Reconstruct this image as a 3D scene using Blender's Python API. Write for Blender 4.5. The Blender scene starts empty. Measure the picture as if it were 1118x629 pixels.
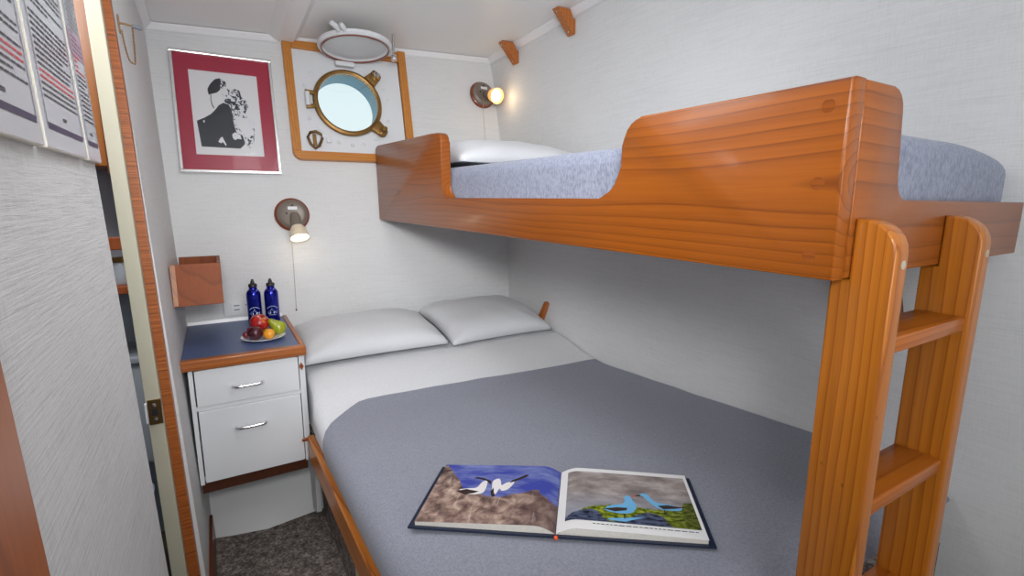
import bpy, bmesh, math, random
from mathutils import Vector, Matrix, noise
C = bpy.context.scene.collection
SC = bpy.context.scene
PI = math.pi

# ------------------------------------------------------------------ camera
cam = bpy.data.objects.new('camera', bpy.data.cameras.new('camera'))
C.objects.link(cam)
cam.data.sensor_width = 36.0
cam.data.lens = 544.43 / 1118 * 36
cam.data.clip_start = 0.02
YAW, PIT, ROLL = math.radians(30.7186), math.radians(10.29354), math.radians(-0.16158)
fw = Vector((math.sin(YAW) * math.cos(PIT), math.cos(YAW) * math.cos(PIT), -math.sin(PIT)))
r0 = Vector((math.cos(YAW), -math.sin(YAW), 0))
d0 = fw.cross(r0)
rr = math.cos(ROLL) * r0 + math.sin(ROLL) * d0
dd = -math.sin(ROLL) * r0 + math.cos(ROLL) * d0
cam.matrix_world = Matrix(((rr.x, -dd.x, -fw.x, 0), (rr.y, -dd.y, -fw.y, 0), (rr.z, -dd.z, -fw.z, 1.35), (0, 0, 0, 1)))
SC.camera = cam

# ------------------------------------------------------------------ view, sky, lights
SC.view_settings.view_transform = 'Standard'
SC.view_settings.look = 'None'
SC.view_settings.gamma = 1
SC.view_settings.use_curve_mapping = False
SC.view_settings.exposure = -0.15

world = bpy.data.worlds.new('sky')
SC.world = world
world.use_nodes = True
wt = world.node_tree
bg = wt.nodes['Background']
tc = wt.nodes.new('ShaderNodeTexCoord')
sp = wt.nodes.new('ShaderNodeSeparateXYZ')
rmp = wt.nodes.new('ShaderNodeValToRGB')
wt.links.new(tc.outputs['Generated'], sp.inputs[0])
wt.links.new(sp.outputs['Z'], rmp.inputs[0])
rmp.color_ramp.elements[0].position = 0.0
rmp.color_ramp.elements[0].color = (0.86, 0.95, 0.96, 1)
rmp.color_ramp.elements[1].position = 0.45
rmp.color_ramp.elements[1].color = (0.66, 0.84, 0.90, 1)
wt.links.new(rmp.outputs[0], bg.inputs[0])
bg.inputs[1].default_value = 1.15


def area(name, loc, target, sx, sy, power, col=(1, 1, 1)):
    l = bpy.data.lights.new(name, 'AREA')
    l.shape = 'RECTANGLE'
    l.size, l.size_y, l.energy, l.color = sx, sy, power, col
    o = bpy.data.objects.new(name, l)
    C.objects.link(o)
    o.location = loc
    o.rotation_euler = (Vector(target) - Vector(loc)).to_track_quat('-Z', 'Y').to_euler()
    return o


area('ceiling_fill_light', (0.30, 1.20, 2.13), (0.30, 1.3, 0), 0.3, 0.8, 5, (0.98, 0.99, 1.0))  # unseen fill added under the deck head, power fitted to the room's brightness
area('bounce_fill_light', (0.42, 0.50, 1.83), (0.5, 2.0, 2.24), 0.6, 0.5, 4.9, (0.99, 0.995, 1.0))  # added uplight, stands in for flash bounced off the deck head
fl = area('flash_light', (-0.02, -0.15, 1.60), (1.00, 2.2, 1.05), 0.26, 0.20, 6.0, (0.99, 0.995, 1.0))
fl.data.spread = math.radians(78)
area('front_fill_light', (-0.10, -0.70, 1.75), (1.4, 0.9, 1.3), 0.9, 0.5, 14, (0.95, 0.98, 1.0))  # added soft fill behind the camera, not a fitting of the cabin
area('upward_fill_light', (0.55, -0.95, 1.32), (0.6, 0.2, 2.2), 0.7, 0.7, 11, (0.96, 0.985, 1.0))  # added unseen fill facing up, lifts the ceiling and near walls
area('bathroom_fill_light', (-0.55, 1.35, 2.05), (-0.27, 2.3, 1.0), 0.4, 0.4, 11, (0.98, 0.98, 1.0))  # added fill, brightens what shows through the doorway gap


# ------------------------------------------------------------------ room geometry helpers
def yb(z):                       # the hull wall flares outward towards the deck
    return 2.50 + 0.104 * max(z - 0.7, 0) ** 2


def xl(z):                       # left wall leans out a little
    return -0.138 - 0.03 * (z - 0.79)


def xr(y):                       # right wall
    return 1.4625 + 0.0175 * (2.5 - y)


def zceil(x, y):                 # cambered deck head
    return 2.139 + 0.049 * (x - 1.4625) - 0.048 * (y - 2.70)


# ------------------------------------------------------------------ materials
class NT:
    def __init__(s, name):
        s.m = bpy.data.materials.new(name)
        s.m.use_nodes = True
        s.t = s.m.node_tree
        s.b = s.t.nodes['Principled BSDF']

    def n(s, kind, **kw):
        o = s.t.nodes.new('ShaderNode' + kind)
        for k, v in kw.items():
            setattr(o, k, v)
        return o

    def l(s, a, b):
        s.t.links.new(a, b)

    def coord(s, scale=(1, 1, 1), loc=(0, 0, 0), kind='Object'):
        t = s.n('TexCoord')
        m = s.n('Mapping')
        m.inputs['Scale'].default_value = scale
        m.inputs['Location'].default_value = loc
        s.l(t.outputs[kind], m.inputs[0])
        return m.outputs[0]

    def noise(s, vec, scale=1, detail=3, rough=0.5, dist=0):
        o = s.n('TexNoise')
        o.inputs['Scale'].default_value = scale
        o.inputs['Detail'].default_value = detail
        o.inputs['Roughness'].default_value = rough
        o.inputs['Distortion'].default_value = dist
        s.l(vec, o.inputs['Vector'])
        return o.outputs[0]

    def ramp(s, fac, stops):
        o = s.n('ValToRGB')
        e = o.color_ramp.elements
        while len(e) < len(stops):
            e.new(0.5)
        for i, (p, c) in enumerate(stops):
            e[i].position = p
            e[i].color = (*c, 1) if len(c) == 3 else c
        s.l(fac, o.inputs[0])
        return o.outputs[0]

    def math(s, op, a, b=None, clamp=False):
        o = s.n('Math', operation=op)
        o.use_clamp = clamp
        for i, v in enumerate((a, b)):
            if v is None:
                continue
            if isinstance(v, (int, float)):
                o.inputs[i].default_value = v
            else:
                s.l(v, o.inputs[i])
        return o.outputs[0]

    def mix(s, fac, a, b, blend='MIX'):
        o = s.n('Mix', data_type='RGBA', blend_type=blend)
        for k, v in ((0, fac), (6, a), (7, b)):
            if isinstance(v, (int, float)):
                o.inputs[k].default_value = v
            elif isinstance(v, tuple):
                o.inputs[k].default_value = (*v, 1)
            else:
                s.l(v, o.inputs[k])
        return o.outputs[2]

    def bump(s, h, strength=0.3, dist=0.002):
        o = s.n('Bump')
        o.inputs['Strength'].default_value = strength
        o.inputs['Distance'].default_value = dist
        s.l(h, o.inputs['Height'])
        s.l(o.outputs[0], s.b.inputs['Normal'])

    def set(s, **kw):
        for k, v in kw.items():
            i = s.b.inputs[k.replace('_', ' ')]
            if isinstance(v, (int, float)):
                i.default_value = v
            elif isinstance(v, tuple):
                i.default_value = (*v, 1) if len(v) == 3 else v
            else:
                s.l(v, i)
        return s


def srgb(r, g, b):
    f = lambda c: ((c / 255 + 0.055) / 1.055) ** 2.4 if c > 10 else c / 255 / 12.92
    return (f(r), f(g), f(b))


def plain(name, col, rough=0.5, metal=0.0, var=0.06, nscale=8, bump=0.0, coat=0.0):
    t = NT(name)
    v = t.noise(t.coord(), nscale, 4)
    c = t.mix(v, tuple(x * (1 - var) for x in col), tuple(min(1, x * (1 + var)) for x in col))
    t.set(Base_Color=c, Roughness=rough, Metallic=metal, Coat_Weight=coat)
    if bump:
        t.bump(t.noise(t.coord(), nscale * 20, 3), bump, 0.001)
    return t.m


def wallpaper(name, base, fine=1.0, low=0.83):
    t = NT(name)
    h1 = t.noise(t.coord((9, 9, 260)), 1, 3, 0.6)
    h2 = t.noise(t.coord((40, 40, 900)), 1, 2, 0.5)
    h3 = t.noise(t.coord((420, 420, 30)), 1, 2, 0.5)
    h = t.math('ADD', t.math('ADD', t.math('MULTIPLY', h1, 0.5), t.math('MULTIPLY', h2, 0.3)), t.math('MULTIPLY', h3, 0.3))
    big = t.noise(t.coord((2, 2, 3)), 1, 3)
    k = t.math('ADD', t.math('MULTIPLY', h, 0.75), t.math('MULTIPLY', big, 0.25))
    c = t.ramp(k, [(0.32, tuple(x * low for x in base)), (0.56, base), (0.75, tuple(min(1, x * 1.05) for x in base))])
    t.set(Base_Color=c, Roughness=0.62)
    t.b.inputs['Specular IOR Level'].default_value = 0.3
    t.bump(h, 0.35 * fine, 0.0016)
    return t.m


def wood(name, axis, light, dark, center=(0, 0, 0), spacing=0.012, amp=0.03, rough=0.34, coat=0.15, contrast=1.0, knots=0.0):
    """planks: growth rings about an axis running along the grain, seen on the cut face"""
    t = NT(name)
    sc = [1, 1, 1]
    ax = 'XYZ'.index(axis)
    sc[ax] = 0.0
    v = t.coord(tuple(sc), tuple(-c if i != ax else 0 for i, c in enumerate(center)))
    ln = t.n('VectorMath', operation='LENGTH')
    t.l(v, ln.inputs[0])
    ns = [5, 5, 5]
    ns[ax] = 1.3
    wob = t.noise(t.coord(tuple(ns), (3.1, 1.7, 0.4)), 1, 2, 0.45)
    r = t.math('ADD', ln.outputs['Value'], t.math('MULTIPLY', t.math('SUBTRACT', wob, 0.5), amp * 2))
    fr = t.math('FRACT', t.math('DIVIDE', r, spacing))
    mid = tuple((a * 0.6 + b * 0.4) for a, b in zip(light, dark))
    c = t.ramp(fr, [(0.0, light), (0.45, tuple(a * 0.85 + b * 0.15 for a, b in zip(light, dark))), (0.8, mid), (0.92, dark), (1.0, light)])
    if contrast < 1:
        c = t.mix(contrast, mid, c)
    fs = [170, 170, 170]
    fs[ax] = 4
    st = t.noise(t.coord(tuple(fs)), 1, 3, 0.6)
    c = t.mix(0.5, c, t.ramp(st, [(0.3, (0.72, 0.66, 0.6)), (0.6, (1, 1, 1))]), 'MULTIPLY')
    bs = [4, 4, 4]
    bs[ax] = 0.9
    bl = t.noise(t.coord(tuple(bs), (9, 2, 5)), 1, 2)
    c = t.mix(0.5, c, t.ramp(bl, [(0.3, (0.80, 0.76, 0.72)), (0.7, (1.0, 1.0, 1.0))]), 'MULTIPLY')
    if knots:
        vo = t.n('TexVoronoi')
        ks = [5, 5, 5]
        ks[ax] = 3.2
        t.l(t.coord(tuple(ks), (0.3, 0.9, 0.2)), vo.inputs['Vector'])
        c = t.mix(t.ramp(vo.outputs['Distance'], [(0.03, (knots,) * 3), (0.075, (0, 0, 0))]), c, tuple(x * 0.45 for x in dark))
    t.set(Base_Color=c, Roughness=rough, Coat_Weight=coat, Coat_Roughness=0.12)
    t.b.inputs['Specular IOR Level'].default_value = 0.35
    t.bump(st, 0.06, 0.0006)
    return t.m


PL, PD = srgb(152, 82, 14), srgb(104, 48, 8)
M = {}
M['rail'] = wood('varnished_pine_rail', 'Y', PL, PD, (0.045, 0, 0.135), 0.0150, 0.020, contrast=.68)
M['end'] = wood('varnished_pine_end', 'X', srgb(150, 82, 24), srgb(110, 56, 14), (0, -0.05, 0.10), 0.02, 0.02, contrast=.8)
M['post'] = wood('varnished_pine_post', 'Z', srgb(186, 112, 28), srgb(142, 72, 12), (-0.1, 0.26, 0), 0.0115, 0.017, contrast=.85, knots=0.75)
M['rung'] = wood('varnished_pine_rung', 'X', srgb(178, 100, 26), srgb(136, 66, 14), (0, 0.26, -0.05), 0.010, 0.010, contrast=.85)
M['bedrail'] = wood('varnished_bed_rail', 'Y', srgb(196, 118, 40), srgb(128, 66, 18), (0.04, 0, 0.4), 0.016, 0.02)
M['oak'] = wood('oak_frame', 'Z', srgb(208, 140, 66), srgb(166, 100, 36), (0.05, 0.02, 0), 0.012, 0.01, 0.35, 0.2, 0.7)
M['oakx'] = wood('oak_frame_level', 'X', srgb(208, 140, 66), srgb(166, 100, 36), (0, 0.02, 0.05), 0.012, 0.01, 0.35, 0.2, 0.7)
M['teak'] = wood('teak_box', 'Z', srgb(150, 76, 30), srgb(118, 56, 22), (0.05, 0.03, 0), 0.02, 0.02, 0.55, 0.0, 0.6)
M['trimx'] = wood('counter_edge_wood', 'X', srgb(178, 106, 54), srgb(128, 70, 34), (0, 0.03, 0.02), 0.014, 0.01, 0.35, 0.2)
M['trimy'] = wood('counter_edge_wood_side', 'Y', srgb(178, 106, 54), srgb(128, 70, 34), (0.03, 0, 0.02), 0.014, 0.01, 0.35, 0.2)
M['block'] = wood('bracket_wood', 'Z', srgb(190, 112, 48), srgb(140, 76, 28), (0.05, 0.03, 0), 0.012, 0.01, 0.3, 0.3)
M['darkwood'] = wood('dark_stained_wood', 'Z', srgb(104, 56, 26), srgb(60, 30, 14), (0.05, 0.03, 0), 0.02, 0.01, 0.4, 0.2)
M['toewood'] = wood('brown_toe_board', 'X', srgb(84, 44, 24), srgb(58, 30, 16), (0, 0.03, 0.05), 0.02, 0.01, 0.5, 0.1, .6)
M['redwood'] = wood('red_brown_baseboard', 'Y', srgb(112, 52, 28), srgb(76, 32, 16), (0.03, 0, 0.05), 0.02, 0.01, 0.4, 0.2)
M['jambwood'] = wood('left_trim_wood', 'Z', srgb(176, 96, 28), srgb(132, 66, 16), (0.3, 0.03, 0), 0.02, 0.03, 0.35, 0.2, .6)


def plywood():
    t = NT('ply_edge_strip')
    s1 = t.noise(t.coord((3, 3, 170)), 1, 3, 0.65)
    s2 = t.noise(t.coord((3, 3, 700)), 1, 2, 0.5)
    k = t.math('ADD', t.math('MULTIPLY', s1, 0.7), t.math('MULTIPLY', s2, 0.3))
    c = t.ramp(k, [(0.34, srgb(52, 22, 8)), (0.45, srgb(140, 72, 24)), (0.62, srgb(192, 110, 46))])
    t.set(Base_Color=c, Roughness=0.45, Coat_Weight=0.1)
    return t.m


M['ply'] = plywood()
M['wall'] = wallpaper('linen_wallpaper', (0.685, 0.69, 0.695))
M['wallleft'] = wallpaper('linen_wallpaper_coarse', (0.67, 0.675, 0.675), 2.2, 0.66)
M['ceil'] = plain('white_deckhead', (0.88, 0.87, 0.865), 0.4, 0, 0.03, 3)
M['mold'] = plain('white_plastic_molding', (0.80, 0.80, 0.82), 0.3, 0, 0.02, 4)
M['white'] = plain('white_laminate', (0.70, 0.715, 0.74), 0.35, 0, 0.03, 4)
M['offwhite'] = plain('white_lower_panel', (0.70, 0.70, 0.70), 0.45, 0, 0.06, 5)
M['cream'] = plain('cream_painted_jamb', srgb(184, 180, 160), 0.35, 0, 0.05, 6)
M['chrome'] = plain('chrome', (0.82, 0.82, 0.83), 0.14, 1.0, 0.02)
M['steel'] = plain('steel', (0.45, 0.45, 0.46), 0.3, 1.0, 0.1)
M['brass'] = plain('aged_brass', srgb(138, 104, 56), 0.42, 0.7, 0.4, 30)
M['bronze'] = plain('dark_bronze', srgb(110, 84, 50), 0.35, 0.85, 0.3, 40)
M['black'] = plain('black_plastic', (0.015, 0.015, 0.018), 0.4)
M['shadow_gap'] = plain('dark_gap', (0.02, 0.02, 0.02), 0.8)
M['teal'] = plain('sea_green_paint', srgb(98, 146, 166), 0.4, 0, 0.25, 14)
M['blue_top'] = plain('blue_laminate', srgb(82, 98, 138), 0.38, 0, 0.05, 6)
M['plate'] = plain('white_china', (0.82, 0.82, 0.84), 0.15, 0, 0.01)
M['greyblue'] = plain('bathroom_paint', srgb(158, 166, 176), 0.4, 0, 0.08, 3)
M['toilet'] = plain('grey_plastic', srgb(160, 166, 172), 0.3, 0, 0.05, 3)
M['bathfloor'] = plain('bathroom_floor', srgb(92, 84, 66), 0.6, 0, 0.2, 10)
M['lampmetal'] = plain('grey_bronze_lamp', srgb(124, 114, 104), 0.42, 0.15, 0.1, 12)
M['redrim'] = plain('stained_wood_rose', srgb(128, 62, 36), 0.3, 0, 0.2, 20, 0, 0.4)
M['cord'] = plain('beige_cord', srgb(176, 164, 146), 0.7)
M['paper'] = plain('paper', (0.80, 0.80, 0.80), 0.25, 0, 0.01)
M['cover'] = plain('navy_book_cover', srgb(20, 32, 56), 0.35, 0, 0.1, 10)
M['pages'] = plain('page_edges', srgb(206, 202, 194), 0.6, 0, 0.15, 200)
M['mat'] = plain('crimson_mat_board', srgb(160, 40, 64), 0.3, 0, 0.08, 5)
M['print'] = plain('print_paper', (0.70, 0.70, 0.72), 0.3, 0, 0.01)
M['ink'] = plain('black_ink', srgb(34, 38, 46), 0.4)
M['frame'] = plain('silver_frame', (0.80, 0.80, 0.80), 0.2, 0.85, 0.03)
M['sign'] = plain('sign_paper', srgb(196, 200, 206), 0.22, 0, 0.04, 4)
M['signedge'] = plain('sign_board_edge', srgb(226, 220, 204), 0.4)
M['text'] = plain('sign_print_dark', srgb(64, 62, 70), 0.4)
M['textred'] = plain('sign_print_red', srgb(214, 70, 74), 0.4)
M['border'] = plain('sign_border', srgb(60, 52, 84), 0.4)
M['orange'] = plain('orange_headband', srgb(220, 84, 30), 0.6)
M['rust'] = plain('rusty_chain', srgb(150, 118, 80), 0.45, 0.6, 0.3, 60)


def bottle_mat():
    t = NT('blue_anodised_bottle')
    v = t.noise(t.coord((60, 60, 8)), 1, 2)
    t.set(Base_Color=t.mix(v, srgb(12, 20, 128), srgb(22, 34, 168)), Metallic=0.75, Roughness=0.26, Coat_Weight=0.4)
    return t.m


M['bottle'] = bottle_mat()
M['logo'] = plain('bottle_print', srgb(206, 222, 236), 0.4)


def cloth(name, base, dark, sc=220, amount=1.0, wr=0.25, stretch=(1, 0.35, 1)):
    t = NT(name)
    a = t.noise(t.coord(tuple(sc * x for x in stretch)), 1, 3, 0.6)
    b = t.noise(t.coord((3, 3, 3)), 1, 3, 0.5)
    c = t.ramp(a, [(0.36, dark), (0.56, base), (0.8, tuple(min(1, x * 1.12) for x in base))])
    c = t.mix(0.35, c, t.ramp(b, [(0.3, (0.86, 0.86, 0.88)), (0.7, (1, 1, 1))]), 'MULTIPLY')
    t.set(Base_Color=c, Roughness=0.85, Sheen_Weight=0.15)
    t.b.inputs['Specular IOR Level'].default_value = 0.2
    h = t.math('ADD', t.math('MULTIPLY', a, 0.5), t.math('MULTIPLY', b, 0.5))
    t.bump(h, wr, 0.002)
    return t.m


M['blanket'] = cloth('slate_grey_bedspread', srgb(141, 144, 156), srgb(126, 129, 142), 300, stretch=(1, .6, 1))
M['bunkcloth'] = cloth('blue_grey_bunk_cover', srgb(142, 148, 166), srgb(118, 124, 142), 210, 1, 0.3, (1, 1, 0.45))
M['sheet'] = cloth('white_sheet', (0.70, 0.71, 0.735), (0.67, 0.68, 0.70), 260, 1, 0.15)
M['pillow'] = cloth('white_pillowcase', (0.64, 0.65, 0.675), (0.62, 0.63, 0.655), 260, 1, 0.2)


def carpet():
    t = NT('taupe_carpet')
    a = t.noise(t.coord(), 110, 3, 0.7)
    b = t.noise(t.coord(), 30, 3, 0.6)
    k = t.math('ADD', t.math('MULTIPLY', a, 0.6), t.math('MULTIPLY', b, 0.4))
    t.set(Base_Color=t.ramp(k, [(0.36, srgb(58, 50, 46)), (0.5, srgb(112, 102, 96)), (0.64, srgb(170, 160, 152))]), Roughness=0.95)
    t.bump(k, 0.9, 0.006)
    return t.m


M['carpet'] = carpet()


def glass(name, tint=(1, 1, 1), refl=0.06):
    t = NT(name)
    tr = t.n('BsdfTransparent')
    tr.inputs[0].default_value = (*tint, 1)
    gl = t.n('BsdfGlossy')
    gl.inputs['Roughness'].default_value = 0.03
    mx = t.n('MixShader')
    lw = t.n('LayerWeight')
    lw.inputs['Blend'].default_value = 0.2
    t.l(t.math('ADD', t.math('MULTIPLY', lw.outputs['Fresnel'], 0.5), refl * 0.5), mx.inputs[0])
    t.l(tr.outputs[0], mx.inputs[1])
    t.l(gl.outputs[0], mx.inputs[2])
    t.l(mx.outputs[0], t.t.nodes['Material Output'].inputs[0])
    return t.m


M['glass'] = glass('window_glass', (0.98, 1, 1))


def emis(name, col, strength):
    t = NT(name)
    t.set(Base_Color=(0.8, 0.8, 0.8), Emission_Color=col, Emission_Strength=strength)
    return t.m


M['bulb_white'] = emis('lit_bulb_white', (1.0, 0.93, 0.80), 6)
M['bulb_warm'] = emis('lit_bulb_warm', (1.0, 0.80, 0.50), 3.5)


def shade_mat(name, col, glow):
    t = NT(name)
    v = t.noise(t.coord(), 30, 2)
    t.set(Base_Color=t.mix(v, tuple(x * 0.95 for x in col), col), Roughness=0.35, Transmission_Weight=0.15,
          Emission_Color=col, Emission_Strength=glow)
    return t.m


M['shade_white'] = shade_mat('lit_frosted_shade', srgb(214, 200, 178), 0.12)
M['shade_warm'] = shade_mat('lit_amber_shade', srgb(250, 196, 110), 0.55)


# ------------------------------------------------------------------ mesh helpers
def empty(name, loc, label=None, cat=None, group=None, kind=None):
    o = bpy.data.objects.new(name, None)
    o.empty_display_size = 0.05
    C.objects.link(o)
    o.location = loc
    tag(o, label, cat, group, kind)
    return o


def tag(o, label=None, cat=None, group=None, kind=None):
    for k, v in (('label', label), ('category', cat), ('group', group), ('kind', kind)):
        if v:
            o[k] = v
    return o


def wloc(p):
    v = Vector((0, 0, 0))
    while p is not None:
        v += Vector(p.location)
        p = p.parent
    return v


def build(name, bm, mat, parent=None, smooth=False, origin=None, label=None, angle=40):
    """link one mesh object; bm holds world coordinates"""
    bmesh.ops.recalc_face_normals(bm, faces=bm.faces[:])
    if parent is None and origin is None:
        xs = [v.co for v in bm.verts]
        lo = Vector((min(c[i] for c in xs) for i in range(3)))
        hi = Vector((max(c[i] for c in xs) for i in range(3)))
        origin = Vector(((lo.x + hi.x) / 2, (lo.y + hi.y) / 2, lo.z))
    off = Vector(origin) if parent is None else wloc(parent)
    for v in bm.verts:
        v.co -= off
    me = bpy.data.meshes.new(name)
    bm.to_mesh(me)
    bm.free()
    mats = mat if isinstance(mat, (list, tuple)) else [mat]
    for m in mats:
        me.materials.append(M[m] if isinstance(m, str) else m)
    if smooth:
        for p in me.polygons:
            p.use_smooth = True
        try:
            me.set_sharp_from_angle(angle=math.radians(angle))
        except Exception:
            pass
    o = bpy.data.objects.new(name, me)
    C.objects.link(o)
    if parent is None:
        o.location = off
    else:
        o.parent = parent
    if label:
        o['label'] = label
    return o


def box(bm, x0, x1, y0, y1, z0, z1, bev=0.0, seg=2, mtx=None):
    b = bmesh.new()
    bmesh.ops.create_cube(b, size=1)
    for v in b.verts:
        v.co = Vector((x0 + (v.co.x + .5) * (x1 - x0), y0 + (v.co.y + .5) * (y1 - y0), z0 + (v.co.z + .5) * (z1 - z0)))
    if bev:
        bmesh.ops.bevel(b, geom=b.edges[:], offset=bev, segments=seg, profile=0.5, affect='EDGES')
    merge(bm, b, mtx)
    return bm


def merge(bm, b, mtx=None):
    mp = {}
    for v in b.verts:
        mp[v] = bm.verts.new(mtx @ v.co if mtx else v.co)
    for f in b.faces:
        try:
            nf = bm.faces.new([mp[v] for v in f.verts])
            nf.material_index = f.material_index
        except ValueError:
            pass
    b.free()


def bx(*a, **k):
    bm = bmesh.new()
    return box(bm, *a, **k)


def prism(bm, pts, axis, a0, a1, bev=0.0, seg=2, mtx=None):
    """pts: 2-D outline in the two other axes (in x,y,z order), extruded a0..a1 along axis"""
    b = bmesh.new()

    def P(p, a):
        if axis == 'X':
            return (a, p[0], p[1])
        if axis == 'Y':
            return (p[0], a, p[1])
        return (p[0], p[1], a)
    lo = [b.verts.new(P(p, a0)) for p in pts]
    hi = [b.verts.new(P(p, a1)) for p in pts]
    n = len(pts)
    f0 = b.faces.new(lo)
    f1 = b.faces.new(hi[::-1])
    for i in range(n):
        b.faces.new((lo[i], hi[i], hi[(i + 1) % n], lo[(i + 1) % n]))
    bmesh.ops.recalc_face_normals(b, faces=b.faces[:])
    if bev:
        es = list(set(f0.edges[:] + f1.edges[:]))
        bmesh.ops.bevel(b, geom=es, offset=bev, segments=seg, profile=0.5, affect='EDGES')
    merge(bm, b, mtx)
    return bm


def pr(*a, **k):
    bm = bmesh.new()
    return prism(bm, *a, **k)


def lathe(bm, prof, segs=32, mtx=None, cap=True):
    """prof: list of (radius, height) about local Z"""
    b = bmesh.new()
    rings = []
    for r, h in prof:
        if r < 1e-6:
            rings.append([b.verts.new((0, 0, h))])
        else:
            rings.append([b.verts.new((r * math.cos(2 * PI * i / segs), r * math.sin(2 * PI * i / segs), h)) for i in range(segs)])
    for a, c in zip(rings, rings[1:]):
        for i in range(segs):
            j = (i + 1) % segs
            if len(a) == 1 and len(c) == 1:
                continue
            if len(a) == 1:
                b.faces.new((a[0], c[i], c[j]))
            elif len(c) == 1:
                b.faces.new((a[i], a[j], c[0]))
            else:
                b.faces.new((a[i], a[j], c[j], c[i]))
    if cap:
        for r in (rings[0], rings[-1]):
            if len(r) > 1:
                b.faces.new(r)
    bmesh.ops.recalc_face_normals(b, faces=b.faces[:])
    merge(bm, b, mtx)
    return bm


def la(*a, **k):
    bm = bmesh.new()
    return lathe(bm, *a, **k)


def tube(bm, pts, r, segs=10, closed=False):
    pts = [Vector(p) for p in pts]
    n = len(pts)
    rings = []
    up = Vector((0.13, 0.31, 0.94))
    for i, p in enumerate(pts):
        if closed:
            t = pts[(i + 1) % n] - pts[i - 1]
        else:
            t = pts[min(i + 1, n - 1)] - pts[max(i - 1, 0)]
        t.normalize()
        a = t.cross(up)
        if a.length < 1e-4:
            a = t.cross(Vector((1, 0, 0)))
        a.normalize()
        c = t.cross(a)
        rad = r[i] if isinstance(r, (list, tuple)) else r
        rings.append([bm.verts.new(p + rad * (math.cos(2 * PI * k / segs) * a + math.sin(2 * PI * k / segs) * c)) for k in range(segs)])
    m = n if closed else n - 1
    for i in range(m):
        A, B = rings[i], rings[(i + 1) % n]
        for k in range(segs):
            j = (k + 1) % segs
            bm.faces.new((A[k], A[j], B[j], B[k]))
    if not closed:
        bm.faces.new(rings[0][::-1])
        bm.faces.new(rings[-1])
    return bm


def ball(bm, c, rx, ry=None, rz=None, u=20, v=12, mtx=None):
    b = bmesh.new()
    bmesh.ops.create_uvsphere(b, u_segments=u, v_segments=v, radius=1)
    ry = ry or rx
    rz = rz or rx
    for q in b.verts:
        q.co = Vector((c[0] + q.co.x * rx, c[1] + q.co.y * ry, c[2] + q.co.z * rz))
    merge(bm, b, mtx)
    return bm


def arc(cx, cy, r, a0, a1, n=8):
    return [(cx + r * math.cos(math.radians(a0 + (a1 - a0) * i / n)), cy + r * math.sin(math.radians(a0 + (a1 - a0) * i / n))) for i in range(n + 1)]


def frame_mtx(o, ex, ey, ez):
    return Matrix(((ex[0], ey[0], ez[0], o[0]), (ex[1], ey[1], ez[1], o[1]), (ex[2], ey[2], ez[2], o[2]), (0, 0, 0, 1)))


def hull_frame(x, z0, z1, z, lift=0.0):
    """local frame on the hull wall: local x to the right, local y up the wall, local z into the room"""
    s = (yb(z1) - yb(z0)) / (z1 - z0)
    ey = Vector((0, s, 1)).normalized()
    ex = Vector((1, 0, 0))
    ez = ex.cross(ey)
    o = Vector((x, yb(z0) + s * (z - z0), z)) + ez * lift
    return frame_mtx(o, ex, ey, ez)


# ------------------------------------------------------------------ the setting
YF = -1.95                                      # wall behind the camera

bm = bx(-0.16, 1.6, YF - 0.05, 2.62, -0.06, 0.0)
tag(build('floor', bm, 'carpet'), kind='structure')

# deck head
bm = bmesh.new()
cs = [(-0.26, YF - .05), (1.62, YF - .05), (1.62, 2.80), (-0.26, 2.80)]
lo = [bm.verts.new((x, y, zceil(x, y))) for x, y in cs]
hi = [bm.verts.new((x, y, zceil(x, y) + .05)) for x, y in cs]
bm.faces.new(lo), bm.faces.new(hi)
for i in range(4):
    bm.faces.new((lo[i], lo[(i + 1) % 4], hi[(i + 1) % 4], hi[i]))
tag(build('ceiling', bm, 'ceil'), kind='structure')

# hull wall with the opening behind the porthole plate
PX, PZ = 0.617, 1.795
xs = [-0.26, 0.0, 0.2, PX - .20, PX + .20, 1.0, 1.3, 1.62]
zs = [0.30, 0.5, 0.7, 0.85, 1.0, 1.15, 1.3, 1.45, PZ - .20, 1.70, PZ, 1.9, PZ + .20, 2.08, 2.24]
bm = bmesh.new()
gv = {}
for k, dy in enumerate((0, 0.06)):
    for i, x in enumerate(xs):
        for j, z in enumerate(zs):
            gv[k, i, j] = bm.verts.new((x, yb(z) + dy, z))
hole = lambda i, j: xs[i] >= PX - .201 and xs[i + 1] <= PX + .201 and zs[j] >= PZ - .201 and zs[j + 1] <= PZ + .201
for i in range(len(xs) - 1):
    for j in range(len(zs) - 1):
        if hole(i, j):
            continue
        for k in (0, 1):
            bm.faces.new((gv[k, i, j], gv[k, i + 1, j], gv[k, i + 1, j + 1], gv[k, i, j + 1]))
wb = build('wall_back', bm, 'wall', smooth=True, angle=30)
tag(wb, kind='structure')

# right wall (a thin bulkhead, slightly splayed)
bm = bmesh.new()
v = []
for x_off in (0, 0.05):
    for y, z in ((YF, 0), (2.78, 0), (2.78, 2.3), (YF, 2.3)):
        v.append(bm.verts.new((xr(y) + x_off, y, z)))
bm.faces.new(v[:4]), bm.faces.new(v[4:])
for i in range(4):
    j = (i + 1) % 4
    bm.faces.new((v[i], v[j], v[4 + j], v[4 + i]))
tag(build('wall_right', bm, 'wall'), kind='structure')


def left_slab(y0, y1, z0, z1, th=0.045, out=0.0, bm=None):
    bm = bm or bmesh.new()
    v = []
    for t in (0, th):
        for y, z in ((y0, z0), (y1, z0), (y1, z1), (y0, z1)):
            v.append(bm.verts.new((xl(z) + out - t, y, z)))
    bm.faces.new(v[:4]), bm.faces.new(v[4:])
    for i in range(4):
        j = (i + 1) % 4
        bm.faces.new((v[i], v[j], v[4 + j], v[4 + i]))
    return bm


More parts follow.
